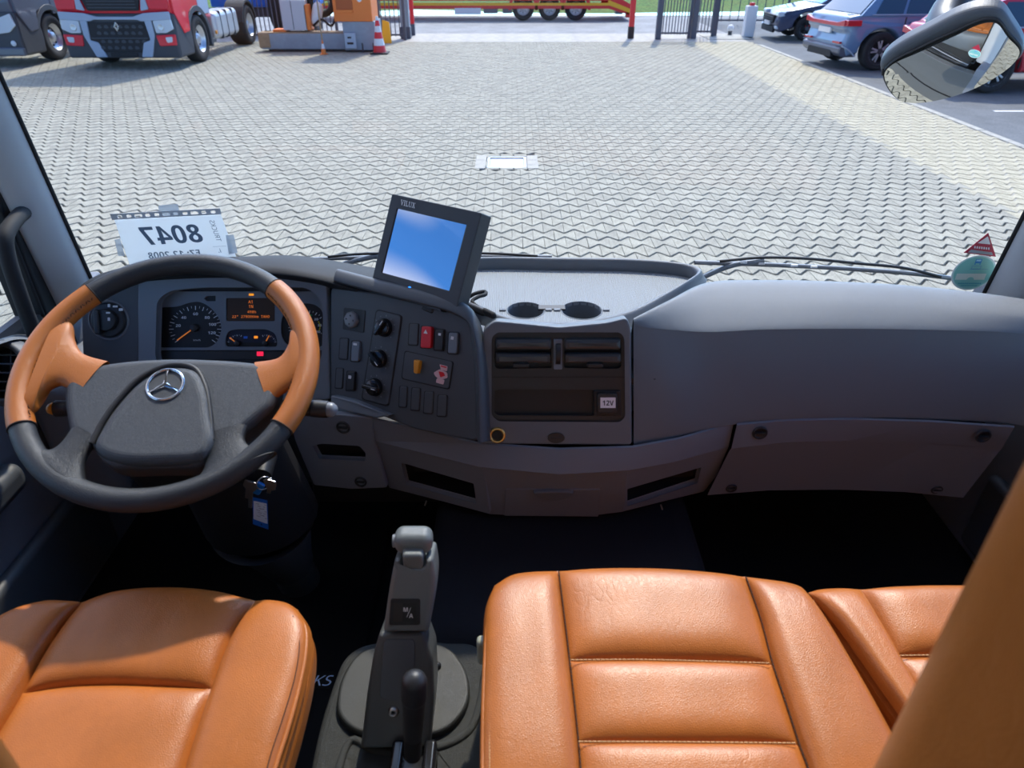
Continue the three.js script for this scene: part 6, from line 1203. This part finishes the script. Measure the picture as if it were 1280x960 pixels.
  const post = (name, u, v, r, m, label, capM, h = 2.6) => { const p = G(u, v), t2 = thing(name, label, 'post'); mesh('shaft', block(p.x - r, 0.0, p.z - r, p.x + r, h, p.z + r, 0.01, 2), m, t2); if (capM) mesh('foot', block(p.x - r * 1.15, 0, p.z - r * 1.15, p.x + r * 1.15, 0.32, p.z + r * 1.15, 0.01, 2), capM, t2); return settle(t2); };
  post('gate_post', 788, 48, 0.075, M.red, 'red gate post with a black foot at the right of the gateway', CARM.black);
  post('gate_post', 822, 49, 0.08, CARM.fence, 'dark gate post right of the red post');
  post('gate_post', 866, 48, 0.08, CARM.fence, 'dark gate post with the gate leaf on its left');
  post('gate_post', 508, 48, 0.13, CARM.steelGrey, 'wide grey gate post at the left of the gateway', CARM.fence);
  post('gate_post', 516.5, 44, 0.06, M.red, 'red strip post beside the wide grey gate post', CARM.fence);
  post('gate_post', 892, 45, 0.07, CARM.fence, 'dark post ending the mesh fence near the white bollard');
  const bl = G(934, 46), bo = thing('bollard', 'white rectangular bollard with a red top beside the navy car', 'bollard'); mesh('shaft', block(bl.x - 0.16, 0, bl.z - 0.13, bl.x + 0.16, 0.85, bl.z + 0.13, 0.03, 2), M.white, bo); mesh('cap', rod(vec(bl.x, 0.85, bl.z), vec(bl.x, 0.93, bl.z), 0.08), M.red, bo); settle(bo);
  const gl = G(912, 44), gt = thing('globe_lamp', 'white globe lamp on a short foot near the fence', 'lamp'); mesh('globe', new THREE.SphereGeometry(0.1, 20, 14).translate(gl.x, 0.2, gl.z), M.white, gt); mesh('foot', rod(vec(gl.x, 0, gl.z), vec(gl.x, 0.12, gl.z), 0.06), CARM.dark, gt); settle(gt);
  single('traffic_island', block(xAt(880, -23.8, 0), -0.02, -24.6, 7.2, 0.012, -23.2, 0.01, 2), MG.kerb, 'low pale kerbed island under the fence', 'kerb');
  // blue machine behind the fence
  const bt = thing('farm_tractor', 'blue tractor with big black tyres half hidden behind the bar fence', 'tractor');
  const zt = -25.2;
  for (const u of [350, 392]) roadWheel(bt, xAt(u, zt, 0.8), 0.75, zt + (u > 370 ? 0.4 : 0), 0.75, 0.4, 1); 
  mesh('bonnet', block(xAt(306, zt, 1), 0.74, zt - 0.4, xAt(345, zt, 1), 1.6, zt + 0.3, 0.08, 2), CARM.blue, bt); mesh('fender', block(xAt(372, zt, 1), 0.82, zt - 0.1, xAt(404, zt, 1), 1.4, zt + 0.9, 0.1, 2), CARM.blue, bt); mesh('frame', block(xAt(300, zt, 1), 0.45, zt - 0.3, xAt(400, zt, 1), 0.74, zt + 0.1, 0.05, 1), CARM.dark, bt);
  mesh('cabin', block(xAt(340, zt, 1), 1.5, zt - 0.5, xAt(385, zt, 1), 2.7, zt + 0.3, 0.1, 2), CARM.window, bt); settle(bt);
  const bx = thing('transport_bin', 'blue transport bin behind the red truck', 'bin'); const zb = -23.6; mesh('tub', block(xAt(262, zb, 1.0), 0.82, zb - 1, xAt(304, zb, 1.0), 1.7, zb, 0.05, 2), CARM.blue, bx); for (const u of [270, 301]) mesh('leg', rod(vec(xAt(u, zb, 1), 0, zb - 0.3), vec(xAt(u, zb, 1), 0.9, zb - 0.3), 0.05), CARM.dark, bx); settle(bx);
  // low loader trailer on the road
  const tr = thing('low_loader', 'red low loader trailer with an orange stripe and three axles on the road', 'trailer');
  const z1 = -29.6, X2 = (u, y = 0.5) => xAt(u, z1, y), hAt = (v) => { const d = ray(640, v); return 2.3 + d.y * (z1 / d.z); };
  mesh('deck', block(X2(380), hAt(1), z1 - 2.4, X2(762), hAt(1) + 0.35, z1, 0.02, 1), M.red, tr);
  mesh('stripe', block(X2(380), hAt(7), z1 - 0.1, X2(762), hAt(3.6), z1 + 0.03, 0.01, 1), CARM.yellow, tr, 'orange side stripe');
  mesh('side_rail', block(X2(380), hAt(11), z1 - 0.1, X2(770), hAt(6.5), z1 + 0.01, 0.01, 1), M.red, tr);
  { const a = vec(X2(760), hAt(3), z1), b = vec(X2(790), hAt(11), z1), q = (p, dy, dz) => p.clone().add(vec(0, dy, dz)); mesh('ramp', quadFaces([[q(a, 0.35, 0), q(b, 0.12, 0)], [q(a, -0.2, 0), q(b, -0.22, 0)], [q(a, -0.2, -2.4), q(b, -0.22, -2.4)], [q(a, 0.35, -2.4), q(b, 0.12, -2.4)], [q(a, 0.35, 0), q(b, 0.12, 0)]], 0.3), M.red, tr); mesh('ramp_stripe', quadFaces([[q(a, 0.08, 0.02), q(b, -0.02, 0.02)], [q(a, -0.08, 0.02), q(b, -0.16, 0.02)], [q(a, -0.08, -0.02), q(b, -0.16, -0.02)], [q(a, 0.08, -0.02), q(b, -0.02, -0.02)], [q(a, 0.08, 0.02), q(b, -0.02, 0.02)]], 0.3), CARM.yellow, tr); mesh('ramp_leg', block(X2(783), hAt(22), z1 - 0.2, X2(789), hAt(9), z1, 0.02, 1), M.red, tr); }
  for (const u of [654, 687, 720]) {
    const x = X2(u, 0.4), w = roadWheel(tr, 0, 0, 0, 0.41, 0.3, 1); w.rotation.y = -Math.PI / 2; w.position.set(x, 0.41, z1 - 0.2);
    const p = []; for (let i = 0; i <= 10; i++) { const a = -0.1 + (Math.PI + 0.2) * i / 10; p.push([x + Math.cos(a) * 0.56, 0.41 + Math.sin(a) * 0.56]); } for (let i = 10; i >= 0; i--) { const a = -0.1 + (Math.PI + 0.2) * i / 10; p.push([x + Math.cos(a) * 0.45, 0.41 + Math.sin(a) * 0.45]); }
    mesh('fender', plateZ(p, z1 + 0.02, 0.3, 0, 0.004), M.red, tr);
  }
  mesh('tool_box', block(X2(604), hAt(17), z1 - 0.5, X2(622), hAt(6), z1 - 0.05, 0.03, 1), CARM.grey, tr); mesh('tool_box', block(X2(770 - 0), hAt(18), z1 - 0.5, X2(786) - 0.2, hAt(9), z1 - 0.05, 0.03, 1), CARM.grey, tr); mesh('tool_box', block(X2(628), hAt(17), z1 - 0.5, X2(640), hAt(9), z1 - 0.1, 0.03, 1), CARM.grey, tr);
  mesh('side_board', block(X2(568), hAt(18), z1 - 0.03, X2(601), hAt(10), z1 + 0.02, 0.01, 1), M.white, tr, 'white side board'); mesh('front_support', block(X2(580), hAt(12), z1 - 0.3, X2(600), hAt(5), z1 - 0.06, 0.02, 1), M.red, tr);
  settle(tr);
}
renderer.render(scene, camera);
